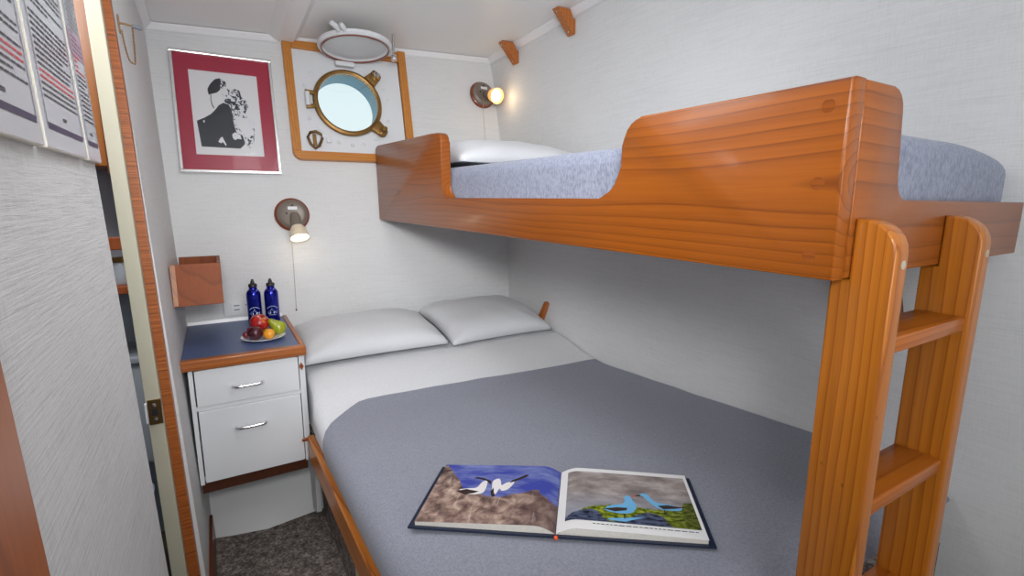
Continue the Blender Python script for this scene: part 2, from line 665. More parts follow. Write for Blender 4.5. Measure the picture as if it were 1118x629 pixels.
tag(build('wall_left', left_slab(1.665, 2.72, 0, 2.22), 'wall'), kind='structure')
tag(build('wall_left.001', left_slab(0.512, 1.052, 0, 2.22, 0.030), 'wallleft'), kind='structure')
tag(build('trim_1', left_slab(0.30, 0.508, 0, 2.22, 0.05, 0.003), 'jambwood'), kind='structure')
tag(build('wall_left.002', left_slab(YF, 0.298, 0, 2.22, 0.045), 'wall'), kind='structure')
# cream jamb with its strike, and the ply edge strip beside it
def jl(z):                       # hidden edge of the cream jamb
    return -0.193 - 0.0125 * z


def sl(z):                       # line between the cream jamb and the ply edge
    return -0.155 - 0.016 * z


jb = build('trim_2', pr([(jl(0), 0), (sl(0) - .0004, 0), (sl(2.2) - .0004, 2.2), (jl(2.2), 2.2)], 'Y', 1.600, 1.664, .002), 'cream')
tag(jb, kind='structure')
bm = bmesh.new()
box(bm, -0.199, -0.168, 1.5966, 1.5998, 0.735, 0.806, 0.001)
sk = build('strike_plate', bm, 'bronze', jb)
for z in (0.751, 0.790):
    bm = bmesh.new()
    lathe(bm, [(0.0055, 0), (0.0045, 0.0018), (0, 0.0022)], 12, Matrix.Translation((-0.184, 1.5966, z)) @ Matrix.Rotation(PI / 2, 4, 'X'))
    build('screw', bm, 'chrome', sk)
build('latch_hole', bx(-0.191, -0.177, 1.5958, 1.5970, 0.761, 0.780, 0.0004), 'black', sk)
build('latch_tongue', bx(-0.2045, -0.1995, 1.585, 1.5995, 0.745, 0.800, 0.001), 'white', sk)
tag(build('trim_3', pr([(sl(0), 0), (-.1273, 0), (-.1273 - .0218 * 1.6, 1.6), (xl(2.14), 2.14), (sl(2.14), 2.14)], 'Y', 1.628, 1.664), 'ply'), kind='structure')

bm = bx(-0.30, 1.7, YF - .05, YF, 0, 2.3)
tag(build('wall_front', bm, 'wall'), kind='structure')

# low hull panel under the nightstand
bm = bmesh.new()
cols = [(-0.14, 2.150), (-0.05, 2.125), (0.08, 2.098), (0.18, 2.112), (0.32, 2.13)]
rows = []
for x, y in cols:
    rows.append([bm.verts.new((x, yy, z)) for yy, z in ((y, -0.005), (y + .10, .09), (y + .22, .20), (2.46, .335), (2.50, .335), (y + .27, .16), (y + .05, -.005))])
for a, b in zip(rows, rows[1:]):
    for k in range(7):
        bm.faces.new((a[k], a[(k + 1) % 7], b[(k + 1) % 7], b[k]))
bm.faces.new(rows[0]), bm.faces.new(rows[-1])
tag(build('wall_hull_lower', bm, 'offwhite', smooth=True), kind='structure')

# mouldings at the deck head
def strip(name, a, b, n, drop, th=0.008):
    """a, b: the two ends on the wall at the deck head; n: direction into the room"""
    bm = bmesh.new()
    n = Vector(n).normalized()
    vs = []
    for p in (a, b):
        p = Vector(p)
        q = Vector((p.x, p.y, p.z - drop))
        if n.y < -0.5:
            q.y = yb(q.z)
        vs.append([bm.verts.new(c) for c in (p, p + n * (th + .018), p + n * (th + .018) - Vector((0, 0, .006)), q + n * th + Vector((0, 0, .004)), q + n * .002, q)])
    for k in range(6):
        bm.faces.new((vs[0][k], vs[0][(k + 1) % 6], vs[1][(k + 1) % 6], vs[1][k]))
    bm.faces.new(vs[0]), bm.faces.new(vs[1])
    return tag(build(name, bm, 'mold'), kind='structure')


def ybc(x):
    z = 2.1
    for _ in range(8):
        z = zceil(x, yb(z))
    return yb(z) - .001, z - .001


y0, z0 = ybc(-0.178)
y1, z1 = ybc(1.46)
strip('trim_4', (-0.178, y0, z0), (1.455, y1, z1), (0, -1, 0), 0.030)
strip('trim_5', (xr(YF) - .001, YF, zceil(xr(YF), YF) - .001), (xr(2.69) - .001, 2.69, zceil(1.46, 2.69) - .001), (-1, 0, 0), 0.030)
strip('trim_6', (xl(2.1) + .001, 1.64, zceil(-.18, 1.64) - .001), (xl(2.1) + .001, 2.69, zceil(-.18, 2.69) - .001), (1, 0, 0), 0.030)

# deck beam
bm = bmesh.new()
vs = []
for y in (0.9, 2.682):
    vs.append([bm.verts.new((x, y, zceil(x, y) - d)) for x, d in ((0.283, -.002), (0.325, .026), (0.392, .030), (0.425, -.002))])
for k in range(4):
    bm.faces.new((vs[0][k], vs[0][(k + 1) % 4], vs[1][(k + 1) % 4], vs[1][k]))
bm.faces.new(vs[0]), bm.faces.new(vs[1])
tag(build('trim_7', bm, 'ceil'), kind='structure')

# baseboard on the left
tag(build('baseboard_left', left_slab(1.645, 2.13, 0, 0.115, 0.010, 0.0105), 'redwood'), kind='structure')

# ------------------------------------------------------------------ bathroom beyond the doorway
bm = bx(-1.05, -0.192, 2.30, 2.34, 0, 2.2)
tag(build('wall_bathroom_end', bm, 'greyblue'), kind='structure')
tag(build('wall_bathroom_side', bx(-1.09, -1.05, 0.4, 2.34, 0, 2.2), 'greyblue'), kind='structure')
tag(build('wall_bathroom_front', bx(-1.05, -0.20, 0.40, 0.44, 0, 2.2), 'greyblue'), kind='structure')
tag(build('floor.001', bx(-1.09, -0.161, 0.4, 2.34, -0.06, -0.002), 'bathfloor'), kind='structure')
tag(build('ceiling.001', bx(-1.09, -0.20, 0.4, 2.34, 2.2, 2.24), 'ceil'), kind='structure')
# wall cabinet
cb = empty('bathroom_cabinet', (-0.40, 2.15, 1.42), 'brown wooden cabinet high on the bathroom wall, glimpsed through the doorway gap', 'cabinet')
build('body', bx(-0.60, -0.212, 1.98, 2.30, 1.44, 2.19, 0.004), wood('bathroom_cabinet_wood', 'Z', srgb(150, 92, 40), srgb(100, 56, 22), (0.05, .02, 0), 0.02, 0.02), cb)
build('door', bx(-0.262, -0.215, 1.955, 1.979, 1.415, 2.16, 0.004), 'redwood', cb)
# shelf with jar
sh = empty('bathroom_shelf', (-0.40, 2.10, 1.05), 'small brown wooden shelf with a rail on the bathroom wall', 'shelf')
build('board', bx(-0.60, -0.212, 1.96, 2.30, 1.045, 1.07, 0.003), 'teak', sh)
build('rail', bx(-0.60, -0.212, 1.96, 1.975, 1.185, 1.225, 0.003), 'teak', sh)
build('side_panel', bx(-0.60, -0.585, 1.976, 2.30, 1.071, 1.22, 0.003), 'teak', sh)
jr = empty('glass_jar', (-0.268, 2.03, 1.07), 'small glass jar standing on the brown bathroom shelf', 'jar')
mj = Matrix.Translation((-0.268, 2.03, 1.0705))
build('body', la([(0.001, 0), (0.030, 0), (0.033, .01), (0.033, .06), (0.026, .07), (0.024, .07), (0.03, .06), (0.03, .012), (0.001, .006)], 24, mj, cap=False), 'toilet', jr, True)
build('lid', la([(0.027, .0705), (0.027, .085), (0.0, .087)], 24, mj), 'brass', jr, True)
# toilet
tl = empty('toilet', (-0.42, 2.0, 0), 'pale grey toilet in the bathroom, glimpsed through the doorway gap', 'toilet')
build('cistern', bx(-0.60, -0.235, 2.08, 2.295, 0.40, 0.78, 0.02, 3), 'toilet', tl, True)
build('cistern_lid', bx(-0.61, -0.228, 2.065, 2.297, 0.782, 0.81, 0.008, 3), 'toilet', tl, True)
build('bowl', la([(0.10, 0), (0.11, .05), (0.10, .18), (0.15, .34), (0.175, .40), (0.14, .40), (0.10, .30), (0.0, .22)], 28, Matrix.Translation((-0.42, 1.88, 0.001))), 'toilet', tl, True)

# ------------------------------------------------------------------ porthole window
pf = hull_frame(PX, 1.515, 2.075, PZ, 0.016)


def L(p):
    return pf @ Vector(p)


win = empty('window_1', L((0, 0, 0)), kind='structure')
# white plate with a round hole (local square -> circle)
RH = 0.148
W2, HT, HB = 0.272, 0.275, 0.262
NSEG = 64
bm = bmesh.new()


def sq(a):
    c, s_ = math.cos(a), math.sin(a)
    k = 1e9
    if abs(c) > 1e-6:
        k = min(k, W2 / abs(c))
    if abs(s_) > 1e-6:
        k = min(k, (HT if s_ > 0 else HB) / abs(s_))
    return (k * c, k * s_)


ins, outs, insb = [], [], []
for i in range(NSEG):
    a = 2 * PI * i / NSEG
    ins.append(bm.verts.new(L((RH * math.cos(a), RH * math.sin(a), 0))))
    insb.append(bm.verts.new(L((RH * math.cos(a), RH * math.sin(a), -.012))))
    q = sq(a)
    outs.append(bm.verts.new(L((q[0], q[1], 0))))
for i in range(NSEG):
    j = (i + 1) % NSEG
    bm.faces.new((ins[i], ins[j], outs[j], outs[i]))
    bm.faces.new((ins[i], ins[j], insb[j], insb[i]))
build('backing_plate', bm, 'white', win)
# tunnel through the hull
bm = bmesh.new()
A, B = [], []
for i in range(48):
    a = 2 * PI * i / 48
    A.append(bm.verts.new(L((0.146 * math.cos(a), 0.146 * math.sin(a), -.005))))
    B.append(bm.verts.new(L((0.146 * math.cos(a), 0.146 * math.sin(a), -.105))))
for i in range(48):
    j = (i + 1) % 48
    bm.faces.new((A[i], A[j], B[j], B[i]))
build('hull_tunnel', bm, 'teal', win, True)
# wooden surround
fr = [('frame_side', [(-0.275, -0.30), (-0.230, -0.30 + .045), (-0.230, .245), (-0.275, .292)]),
      ('frame_side', [(0.275, .278), (0.275, -.3), (0.322, -.3), (0.322, .292)])]
bz0, bz1 = -0.018, 0.014
fs = pr([(-0.274, -0.245), (-0.236, -0.245), (-0.236, 0.28), (-0.274, 0.28)], 'Z', bz0, bz1, 0.003, mtx=pf)
build('frame_side', fs, 'oak', win)
fs = pr([(0.276, -0.245), (0.316, -0.245), (0.316, 0.30), (0.276, 0.30)], 'Z', bz0, bz1, 0.003, mtx=pf)
build('frame_side', fs, 'oak', win)
pts = [(-0.236, -0.2455), (-0.274, -0.2455)] + [(-0.274 + .040 - .040 * math.cos(t), -0.2455 - .040 * math.sin(t)) for t in [PI / 12 * k for k in range(1, 7)]] + [(0.316, -0.2855), (0.316, -0.2455)]
build('frame_bottom', pr(pts, 'Z', bz0, bz1, 0.003, mtx=pf), 'oakx', win)
build('frame_top', pr([(-0.2355, .240), (0.2755, .240), (0.2755, .294), (-0.2355, .276)], 'Z', bz0, 0.012, 0.003, mtx=pf), 'oakx', win)
# opening brass ring with its pane, lugs and hinge
ring = build('brass_ring', la([(0.141, .004), (0.162, .004), (0.164, .010), (0.160, .022), (0.150, .026), (0.142, .022)] + [(0.141, .004)], 64, pf, cap=False), 'brass', win, True)
build('pane', la([(0, .010), (0.1415, .010), (0.1415, .016), (0, .016)], 48, pf, cap=False), 'glass', ring, True)
for a in (45, -42):
    ar = math.radians(a)
    mt = pf @ Matrix.Rotation(ar, 4, 'Z') @ Matrix.Translation((0.162, 0, 0)) @ Matrix.Scale(1.35, 4)
    bm = bmesh.new()
    prism(bm, [(-.006, -.024), (.022, -.020)] + arc(.028, 0, .020, -80, 80, 8) + [(.022, .020), (-.006, .024)], 'Z', .006, .026, .004, mtx=mt)
    for s_ in (-1, 1):
        lathe(bm, [(0.008, .024), (0.008, .034), (0.004, .036)], 14, mt @ Matrix.Translation((.030, s_ * .011, 0)))
    lg = build('dog_lug', bm, 'brass', ring, True)
    build('dog_bolt', la([(0.010, .027), (0.010, .040), (0.006, .044), (0, .044)], 16, mt @ Matrix.Translation((.028, 0, 0))), 'chrome' if a > 0 else 'brass', ring, True)
for s_ in (-1, 1):
    bm = pr([(-.150, s_ * .030 - .008), (-.196, s_ * .036 - .008), (-.196, s_ * .036 + .008), (-.150, s_ * .030 + .010)], 'Z', .006, .024, .003, mtx=pf)
    build('hinge_arm', bm, 'brass', ring, True)
bm = bmesh.new()
tube(bm, [L((-.188, -.032 + .064 * k / 6, .018)) for k in range(7)], 0.012, 16)
build('hinge_barrel', bm, 'white', win, True)
# bolt heads round the plate
for a in (80, 105, 140, 160, 205, 222, 252, 270, 285, 305, 320, 340, 10, 25):
    ar = math.radians(a)
    mt = pf @ Matrix.Translation((.205 * math.cos(ar), .205 * math.sin(ar), 0))
    build('bolt_head', la([(0.009, .0005), (0.009, .003), (0.006, .006), (0, .007)], 14, mt), 'white', win, True)
for k in range(2):
    build('lock_block', bx(-.150 + .030 * k, -.128 + .030 * k, -.178 - .022 * k, -.152 - .022 * k, .0005, .012, .003, mtx=pf), 'white', win)
# triangular brass pull ring
bm = bmesh.new()
tri = [L((-.172 + 1.6 * (p[0] + .170), -.192 + 1.6 * (p[1] + .193), p[2])) for p in ((-.190, -.185, .014), (-.182, -.172, .014), (-.166, -.168, .014), (-.152, -.176, .014), (-.150, -.188, .014), (-.160, -.210, .014), (-.172, -.218, .014), (-.184, -.206, .014))]
tube(bm, tri, 0.0065, 10, closed=True)
tr = build('pull_ring', bm, 'bronze', win, True)
build('ring_tongue', bx(-.181, -.165, -.216, -.162, .0005, .011, .003, mtx=pf), 'brass', tr)
# deadlight: heavy hinged storm cover, swung up under the deck head
DC = Vector((0.638, 2.506, 2.037))
ta = math.radians(8)
ex, ey = Vector((1, 0, 0)), Vector((0, math.cos(ta), -math.sin(ta)))
dm = frame_mtx(DC, ex, ey, ex.cross(ey))
dl = build('deadlight_cover', la([(0, -.002), (0.140, -.002), (0.146, -.010), (0.152, -.012), (0.158, -.012), (0.166, -.004), (0.166, .008), (0.155, .014), (0, .016)], 56, dm, cap=False), 'white', win, True)
build('gasket', la([(0.1465, -.0105), (0.1465, -.0165), (0.1535, -.0165), (0.1535, -.0125)], 56, dm, cap=False), 'redrim', dl, True)
bm = bmesh.new()
for s_ in (-1, 1):
    tube(bm, [dm @ Vector((-.088 + s_ * .013, -.135, .002)), dm @ Vector((-.104 + s_ * .016, -.160, .008)), dm @ Vector((-.120 + s_ * .020, -.168, .016))], [.010, .012, .009], 10)
build('hook_lug', bm, 'white', dl, True)
bm = bx(.12, .19, .02, .055, .0, .018, .004, mtx=dm)
lug = build('bolt_lug', bm, 'white', dl, True)
mt = Matrix.Translation((0.815, 2.45, 0))
build('swing_bolt', la([(0.006, 2.02), (0.006, 2.105)], 14, Matrix.Translation((0.806, 2.462, 0))), 'steel', dl, True)
build('wing_nut', la([(0.006, 1.985), (0.013, 1.99), (0.013, 2.002), (0.009, 2.006), (0.012, 2.012), (0.006, 2.019)], 16, Matrix.Translation((0.806, 2.462, 0))), 'chrome', dl, True)
bm = bx(-.045, .045, .176, .200, .0005, .030, .005, mtx=pf)
build('cover_hinge', bm, 'white', win, True)

# ------------------------------------------------------------------ framed portrait
q = hull_frame(0.093, 1.447, 1.957, 1.702, 0.006)
pic = empty('framed_picture', q @ Vector((0, -.262, 0)), 'black and white portrait print in a crimson mat and thin silver frame', 'picture')
w2, h2 = 0.194, 0.261
bm = bmesh.new()
for x0_, x1_, y0_, y1_ in ((-w2, w2, h2 - .012, h2), (-w2, w2, -h2, -h2 + .012), (-w2, -w2 + .012, -h2 + .0121, h2 - .0121), (w2 - .012, w2, -h2 + .0121, h2 - .0121)):
    box(bm, x0_, x1_, y0_, y1_, 0, .020, .002, mtx=q)
build('frame', bm, 'frame', pic)
iw, ih = .130, .182
bm = bmesh.new()
for x0_, x1_, y0_, y1_ in ((-w2 + .0125, w2 - .0125, ih, h2 - .0125), (-w2 + .0125, w2 - .0125, -h2 + .0125, -ih), (-w2 + .0125, -iw, -ih, ih), (iw, w2 - .0125, -ih, ih)):
    box(bm, x0_, x1_, y0_, y1_, .003, .010, mtx=q)
build('mat_board', bm, 'mat', pic)
prn = build('print', bx(-iw, iw, -ih, ih, .002, .006, mtx=q), 'print', pic)
# the figure: pixel outline (zoomed photo, 598 px crop) -> print coordinates


def pq(x, y, z=.0066):
    # crop quad: TL(-5,-5) TR(503,40) BR(563,598) BL(35,573)
    u, v = 0.5, 0.5
    for _ in range(12):
        tx = (1 - u) * (1 - v) * -5 + u * (1 - v) * 503 + u * v * 563 + (1 - u) * v * 35
        ty = (1 - u) * (1 - v) * -5 + u * (1 - v) * 40 + u * v * 598 + (1 - u) * v * 573
        u += (x - tx) / 520
        v += (y - ty) / 570
    return q @ Vector((-iw + 2 * iw * u, ih - 2 * ih * v, z))


def flat(polys, mapf, bm=None, th=0.0006):
    bm = bm or bmesh.new()
    for k, p in enumerate(polys):
        vs = [bm.verts.new(mapf(*c)) for c in p]
        f = bm.faces.new(vs)
    bmesh.ops.triangulate(bm, faces=bm.faces[:])
    return bm


solid = [
    [(75, 520), (62, 440), (46, 345), (100, 325), (150, 300), (186, 268), (210, 240), (245, 222), (285, 235), (305, 265), (312, 300), (325, 380), (345, 430), (385, 445), (410, 470), (405, 510), (370, 538)],
    [(138, 168), (130, 130), (150, 95), (185, 62), (220, 54), (240, 70), (232, 100), (228, 130), (205, 150), (180, 158), (160, 162)],
    [(152, 165), (158, 168), (156, 200), (165, 235), (178, 258), (172, 262), (158, 238), (150, 200)],
]
bm = flat(solid, pq)
build('portrait_figure', bm, 'ink', prn)


def speckle_mat():
    t = NT('portrait_speckle')
    a = t.noise(t.coord(), 62, 4, 0.62, 0.6)
    t.set(Base_Color=t.ramp(a, [(0.515, srgb(214, 215, 220)), (0.53, srgb(34, 38, 46))]), Roughness=0.35)
    return t.m


bm = flat([[(228, 60), (262, 72), (270, 100), (285, 130), (330, 125), (370, 140), (385, 185), (430, 210), (440, 250), (415, 290), (440, 330), (480, 350), (485, 420), (478, 520), (440, 545), (410, 500), (385, 440), (345, 425), (325, 370), (312, 300), (300, 240), (250, 215), (232, 205), (248, 180), (225, 145)]], lambda x, y: pq(x, y, .0070))
build('portrait_stipple', bm, speckle_mat(), prn)
for p in ([(318, 305), (380, 322), (430, 350), (460, 395), (468, 440), (440, 470), (400, 440), (372, 410), (350, 370)],
          [(200, 490), (215, 465), (232, 455), (262, 510), (258, 520), (236, 492), (222, 500)], [(308, 440), (330, 425), (372, 445), (380, 475), (350, 470), (330, 480), (312, 465)], [(90, 345), (105, 342), (100, 362)]):
    build('portrait_highlight', flat([p], lambda x, y: pq(x, y, .0074)), 'print', prn)
build('picture_glass', bx(-w2 + .0123, w2 - .0123, -h2 + .0123, h2 - .0123, .0112, .0130, mtx=q), glass('picture_glass', (1, 1, 1), 0.0), pic)


# ------------------------------------------------------------------ wall lamps
def wall_lamp(x, z, label, aim, white, cord_z):
    m = hull_frame(x, z - .07, z + .07, z, 0.0035)
    lp = empty('wall_lamp', m @ Vector((0, 0, 0)), label, 'lamp', 'reading lamps on the hull wall')
    build('wooden_rose', la([(0.074, 0), (0.076, .006), (0.072, .014), (0.064, .018), (0, .018)], 40, m), 'redrim', lp, True)
    dish = build('lamp_base', la([(0.065, .0185), (0.066, .024), (0.058, .034), (0.050, .036), (0.046, .034), (0, .036)], 40, m), 'lampmetal', lp, True)
    build('rating_label', bx(-.020, .020, .020, .034, .0364, .0372, mtx=m), 'white', dish)
    for sx, sy in ((-.026, .004), (0.0, .040)):
        build('base_screw', la([(0.005, .0362), (0.004, .039), (0, .0395)], 12, m @ Matrix.Translation((sx, sy, 0))), 'black', dish, True)
    a = m @ Vector((0.006, -.004, .036))
    d = Vector(aim).normalized()
    up = Vector((0, 0, 1)) if abs(d.z) < .9 else Vector((0, 1, 0))
    e1 = d.cross(up).normalized()
    e2 = d.cross(e1)
    fm = frame_mtx(a, e1, e2, d)
    nk = build('lamp_arm', la([(0.016, -.008), (0.022, .010), (0.024, .05), (0.024, .062), (0.0, .064)], 28, fm), 'lampmetal', lp, True)
    lm = 'shade_white' if white else 'shade_warm'
    build('lamp_shade', la([(0.025, .060), (0.034, .075), (0.040, .105), (0.042, .118), (0.040, .118), (0.037, .104), (0.031, .077), (0.0225, .066)], 32, fm, cap=False), lm, lp, True)
    build('bulb', la([(0.012, .0645), (0.014, .07), (0.030, .094), (0.0345, .104), (0.026, .112), (0, .116)], 24, fm), 'bulb_white' if white else 'bulb_warm', lp, True)
    l = bpy.data.lights.new('lamp_glow', 'POINT')
    l.energy = 0.18 if white else 0.22
    l.color = (1.0, 0.84, 0.62) if white else (1, 0.74, 0.42)
    l.shadow_soft_size = 0.03
    o = bpy.data.objects.new('lamp_glow', l)
    C.objects.link(o)
    o.parent = lp
    o.location = fm @ Vector((0, 0, .155)) - wloc(lp)
    if cord_z:
        top = m @ Vector((-.012, -.060, .020))
        bm = bmesh.new()
        pts = [m @ Vector((-.012, -.030, .038)), m @ Vector((-.012, -.060, .030))]
        yend = max(yb(cord_z), 0) - .006
        for k in range(1, 13):
            t = k / 12
            zz = top.z + (cord_z - top.z) * t
            pts.append(Vector((top.x - .004 * t, yb(zz) - .010 - .016 * (1 - t), zz)))
        tube(bm, pts, .0011, 6)
        cd = build('pull_cord', bm, 'cord', lp, True)
        bm = bmesh.new()
        ball(bm, (pts[-1].x, pts[-1].y, cord_z - .004), .0042)
        build('cord_bead', bm, 'bronze', cd, True)
    return lp


wall_lamp(0.315, 1.268, 'lit wall reading lamp on the hull wall below the framed picture, above the lower pillows', (0.05, -0.36, -0.62), True, 0.83)
wall_lamp(1.372, 1.918, 'lit amber wall reading lamp in the corner above the upper bunk pillow', (0.10, -0.95, -0.25), False, 1.62)

# ------------------------------------------------------------------ bunk
bunk = empty('upper_bunk', (0.72, 0.36, 1.238), 'varnished pine upper bunk with cut-out guard rail fixed along the cabin walls', 'bunk')
prof = [(0.3575, 1.238), (2.522, 1.238), (2.546, 1.582)] + [(2.535, 1.592), (2.505, 1.598)]
prof += [(1.80, 1.581)] + [(1.748 + .036 * math.cos(math.radians(a)), 1.543 + .036 * math.sin(math.radians(a))) for a in (95, 120, 145, 170, 180)]
prof += [(1.710, 1.40)] + [(1.670 + .040 * math.cos(math.radians(a)), 1.388 - .040 * math.sin(math.radians(a))) for a in (0, 18, 36, 54, 72, 90)]
prof += [(0.845, 1.348)] + [(0.845 + .065 * math.sin(math.radians(-a)), 1.413 - .065 * math.cos(math.radians(a))) for a in (18, 36, 54, 72, 90)]
prof += [(0.780, 1.452)] + [(0.730 + .050 * math.cos(math.radians(a)), 1.453 + .050 * math.sin(math.radians(a))) for a in (18, 36, 54, 72, 90)]
prof += [(0.3575, 1.505)]
b = pr(prof, 'X', 0.72, 0.756)
es = [e for e in b.edges if all(abs(v.co.x - 0.72) < 1e-5 or abs(v.co.x - .756) < 1e-5 for v in e.verts) and (abs(e.verts[0].co.x - e.verts[1].co.x) < 1e-5) and all(v.co.y > .36 or True for v in e.verts)]
bmesh.ops.bevel(b, geom=es, offset=.0055, segments=2, profile=.5, affect='EDGES')
rail = build('guard_rail', b, 'rail', bunk, True, angle=50)
for py, pz in ((0.385, 1.472), (0.388, 1.370), (0.390, 1.270)):
    build('wood_plug', la([(0.009, 0), (0.009, .0006), (0, .0008)], 18, Matrix.Translation((0.7201, py, pz)) @ Matrix.Rotation(-PI / 2, 4, 'Y')), wood('plug_wood', 'Y', srgb(146, 76, 14), srgb(112, 54, 8), (0, 0, .02), .01, .01), rail, True)
ep = [(0.7563, 1.238), (1.437, 1.238), (1.442, 1.343), (0.935, 1.3475)]
ep += [(0.915 + .036 * math.sin(math.radians(-a)), 1.3835 - .036 * math.cos(math.radians(a))) for a in (0, 22, 45, 68, 88)]
ep += [(0.868, 1.46)] + [(0.832 + .035 * math.cos(math.radians(a)), 1.470 + .035 * math.sin(math.radians(a))) for a in (5, 25, 45, 65, 88)] + [(0.7563, 1.505)]
b = pr(ep, 'Y', 0.3575, 0.397, .0035)
build('end_board', b, 'end', bunk, True, angle=50)
build('platform', bx(0.757, 1.447, 0.398, 2.505, 1.240, 1.266), 'darkwood', bunk)
build('wall_brace', pr([(1.32, 1.2395), (1.40, 1.2395), (1.487, 1.05), (1.487, 0.98), (1.455, 0.98)], 'Y', 0.55, 0.59, .003), 'darkwood', bunk)

# bunk mattress under its cover: rounded slab
def slab(x0, x1, y0, y1, z0, z1, r, crown=0.0, nx=28, ny=60, jit=0.003, edge=None, seed=0):
    bm = bmesh.new()

    def pt(u, v, top):
        x = x0 + (x1 - x0) * u
        y = y0 + (y1 - y0) * v
        return x, y
    # superellipse cross-section swept on a grid of sides: build by shrinking cube
    b = bmesh.new()
    bmesh.ops.create_cube(b, size=1)
    for v in b.verts:
        v.co = Vector((x0 + (v.co.x + .5) * (x1 - x0), y0 + (v.co.y + .5) * (y1 - y0), z0 + (v.co.z + .5) * (z1 - z0)))
    bmesh.ops.bevel(b, geom=b.edges[:], offset=r, segments=5, profile=.5, affect='EDGES')
    bmesh.ops.triangulate(b, faces=[f for f in b.faces if len(f.verts) > 4])
    bmesh.ops.subdivide_edges(b, edges=[e for e in b.edges if e.calc_length() > .12], cuts=10, use_grid_fill=True)
    for v in b.verts:
        n = noise.noise(v.co * 4.0 + Vector((seed, 0, 0)))
        n2 = noise.noise(v.co * 11.0 + Vector((seed, 7, 0)))
        k = 1.0 if v.co.z > z0 + .02 else 0.0
        v.co.z += k * (jit * n + jit * .4 * n2)
        u = (v.co.x - x0) / (x1 - x0)
        w = (v.co.y - y0) / (y1 - y0)
        if v.co.z > (z0 + z1) / 2:
            v.co.z += crown * math.sin(PI * min(max(u, 0), 1)) * min(1, 4 * w, 4 * (1 - w))
    merge(bm, b)
    return bm


bm = slab(0.762, 1.492, 0.400, 2.50, 1.2665, 1.458, .034, .012, seed=3)
for v in bm.verts:                                   # cover tucked in at the foot corner by the wall
    if v.co.y < .7 and v.co.x > 1.2:
        k = (v.co.x - 1.2) / .28 * (1 - (v.co.y - .4) / .3)
        v.co.z -= .03 * max(k, 0) ** 2 * min(1, max(0, (v.co.z - 1.30) / .14))
    v.co.x = min(v.co.x, xr(v.co.y) - .004)
    v.co.y = min(v.co.y, 2.515)
tag(build('bunk_mattress', bm, 'bunkcloth', None, True, angle=70), 'mattress in a blue-grey patterned cover lying on the upper bunk', 'mattress')


def pillow(name, cx, cy, z, lx, ly, t, rot, label, tilt=0.0, seed=0, bottom=0.3, group=None, clampf=None):
    bm = bmesh.new()
    nx, ny = 44, 30
    top, bot = {}, {}
    R_ = Matrix.Rotation(rot, 3, 'Z') @ Matrix.Rotation(tilt, 3, 'X')
    for i in range(nx + 1):
        for j in range(ny + 1):
            u, v = -1 + 2 * i / nx, -1 + 2 * j / ny
            pin = 1 - .055 * (1 - abs(v) ** 2) * abs(u) ** 3
            pin2 = 1 - .07 * (1 - abs(u) ** 2) * abs(v) ** 3
            x, y = u * lx / 2 * pin, v * ly / 2 * pin2
            h = (max(0, 1 - abs(u) ** 2.6) * max(0, 1 - abs(v) ** 2.4)) ** 0.42
            p = Vector((x * 3.5 + seed, y * 3.5, seed * .7))
            w = noise.noise(p) * .012 + noise.noise(p * 3.2) * .0045
            rad = math.atan2(v, u)
            w += .003 * math.sin(rad * 14 + seed) * (abs(u * v) ** 1.0) * 2
            edge = i in (0, nx) or j in (0, ny)
            ht = 0 if edge else max(.002, t * h + w * min(1, h * 2))
            hb = 0 if edge else -t * bottom * h
            for d, hh in ((top, ht), (bot, hb)):
                if edge and d is bot:
                    bot[i, j] = top[i, j]
                    continue
                c = R_ @ Vector((x, y, hh)) + Vector((cx, cy, z))
                if clampf:
                    c = clampf(c)
                d[i, j] = bm.verts.new(c)
    for i in range(nx):
        for j in range(ny):
            for d in (top, bot):
                try:
                    bm.faces.new((d[i, j], d[i + 1, j], d[i + 1, j + 1], d[i, j + 1]))
                except ValueError:
                    pass
    o = build(name, bm, 'pillow', None, True, angle=180)
    return tag(o, label, 'pillow', group)


def bunk_clamp(c):
    c.x = min(c.x, xr(c.y) - .008)
    c.y = min(c.y, yb(c.z) - .012)
    return c


pillow('pillow', 1.115, 2.09, 1.489, 0.64, 0.78, 0.118, 0.0, 'white pillow on the upper bunk, behind the cut-out of the guard rail', 0.02, 5, 0.06, clampf=bunk_clamp)

# ------------------------------------------------------------------ ladder
lad = empty('bunk_ladder', (0.93, 0.34, 0), 'varnished pine ladder with wide flat treads leaning on the foot of the upper bunk', 'ladder')
for x0_, x1_ in ((0.767, 0.806), (1.061, 1.101)):
    pts = [(0.303, 0.0), (0.382, 0.0), (0.382, 1.2365), (0.3570, 1.2365), (0.3570, 1.322), (0.349, 1.322)] + [(0.348 - .045 * math.sin(math.radians(a)), 1.277 + .045 * math.cos(math.radians(a))) for a in (15, 30, 45, 60, 75, 90)]
    p = build('post', pr(pts, 'X', x0_, x1_, .004), 'post', lad, True, angle=50)
    build('screw_recess', la([(0.0065, 0), (0.0065, .0008), (0.004, .0009), (0, .0004)], 16, Matrix.Translation(((x0_ + x1_) / 2 + .004, 0.3031, 1.262)) @ Matrix.Rotation(PI / 2, 4, 'X')), 'cord', p, True)
for zt in (1.157, 0.901, 0.645, 0.389, 0.133):
    build('rung', bx(0.8065, 1.0605, 0.3075, 0.3795, zt - .025, zt, .004), 'rung', lad, True)

# ------------------------------------------------------------------ lower bed
def zbed(y):
    z = .591 + .059 * (1.7 - y)
    if y > 1.62:
        t = min(1, (y - 1.62) / .42)
        t = t * t * (3 - 2 * t)
        z += t * (.664 - (.591 + .059 * (1.7 - y)))
    return z


def zrail(y):
    return .4495 + .061 * (1.936 - y)


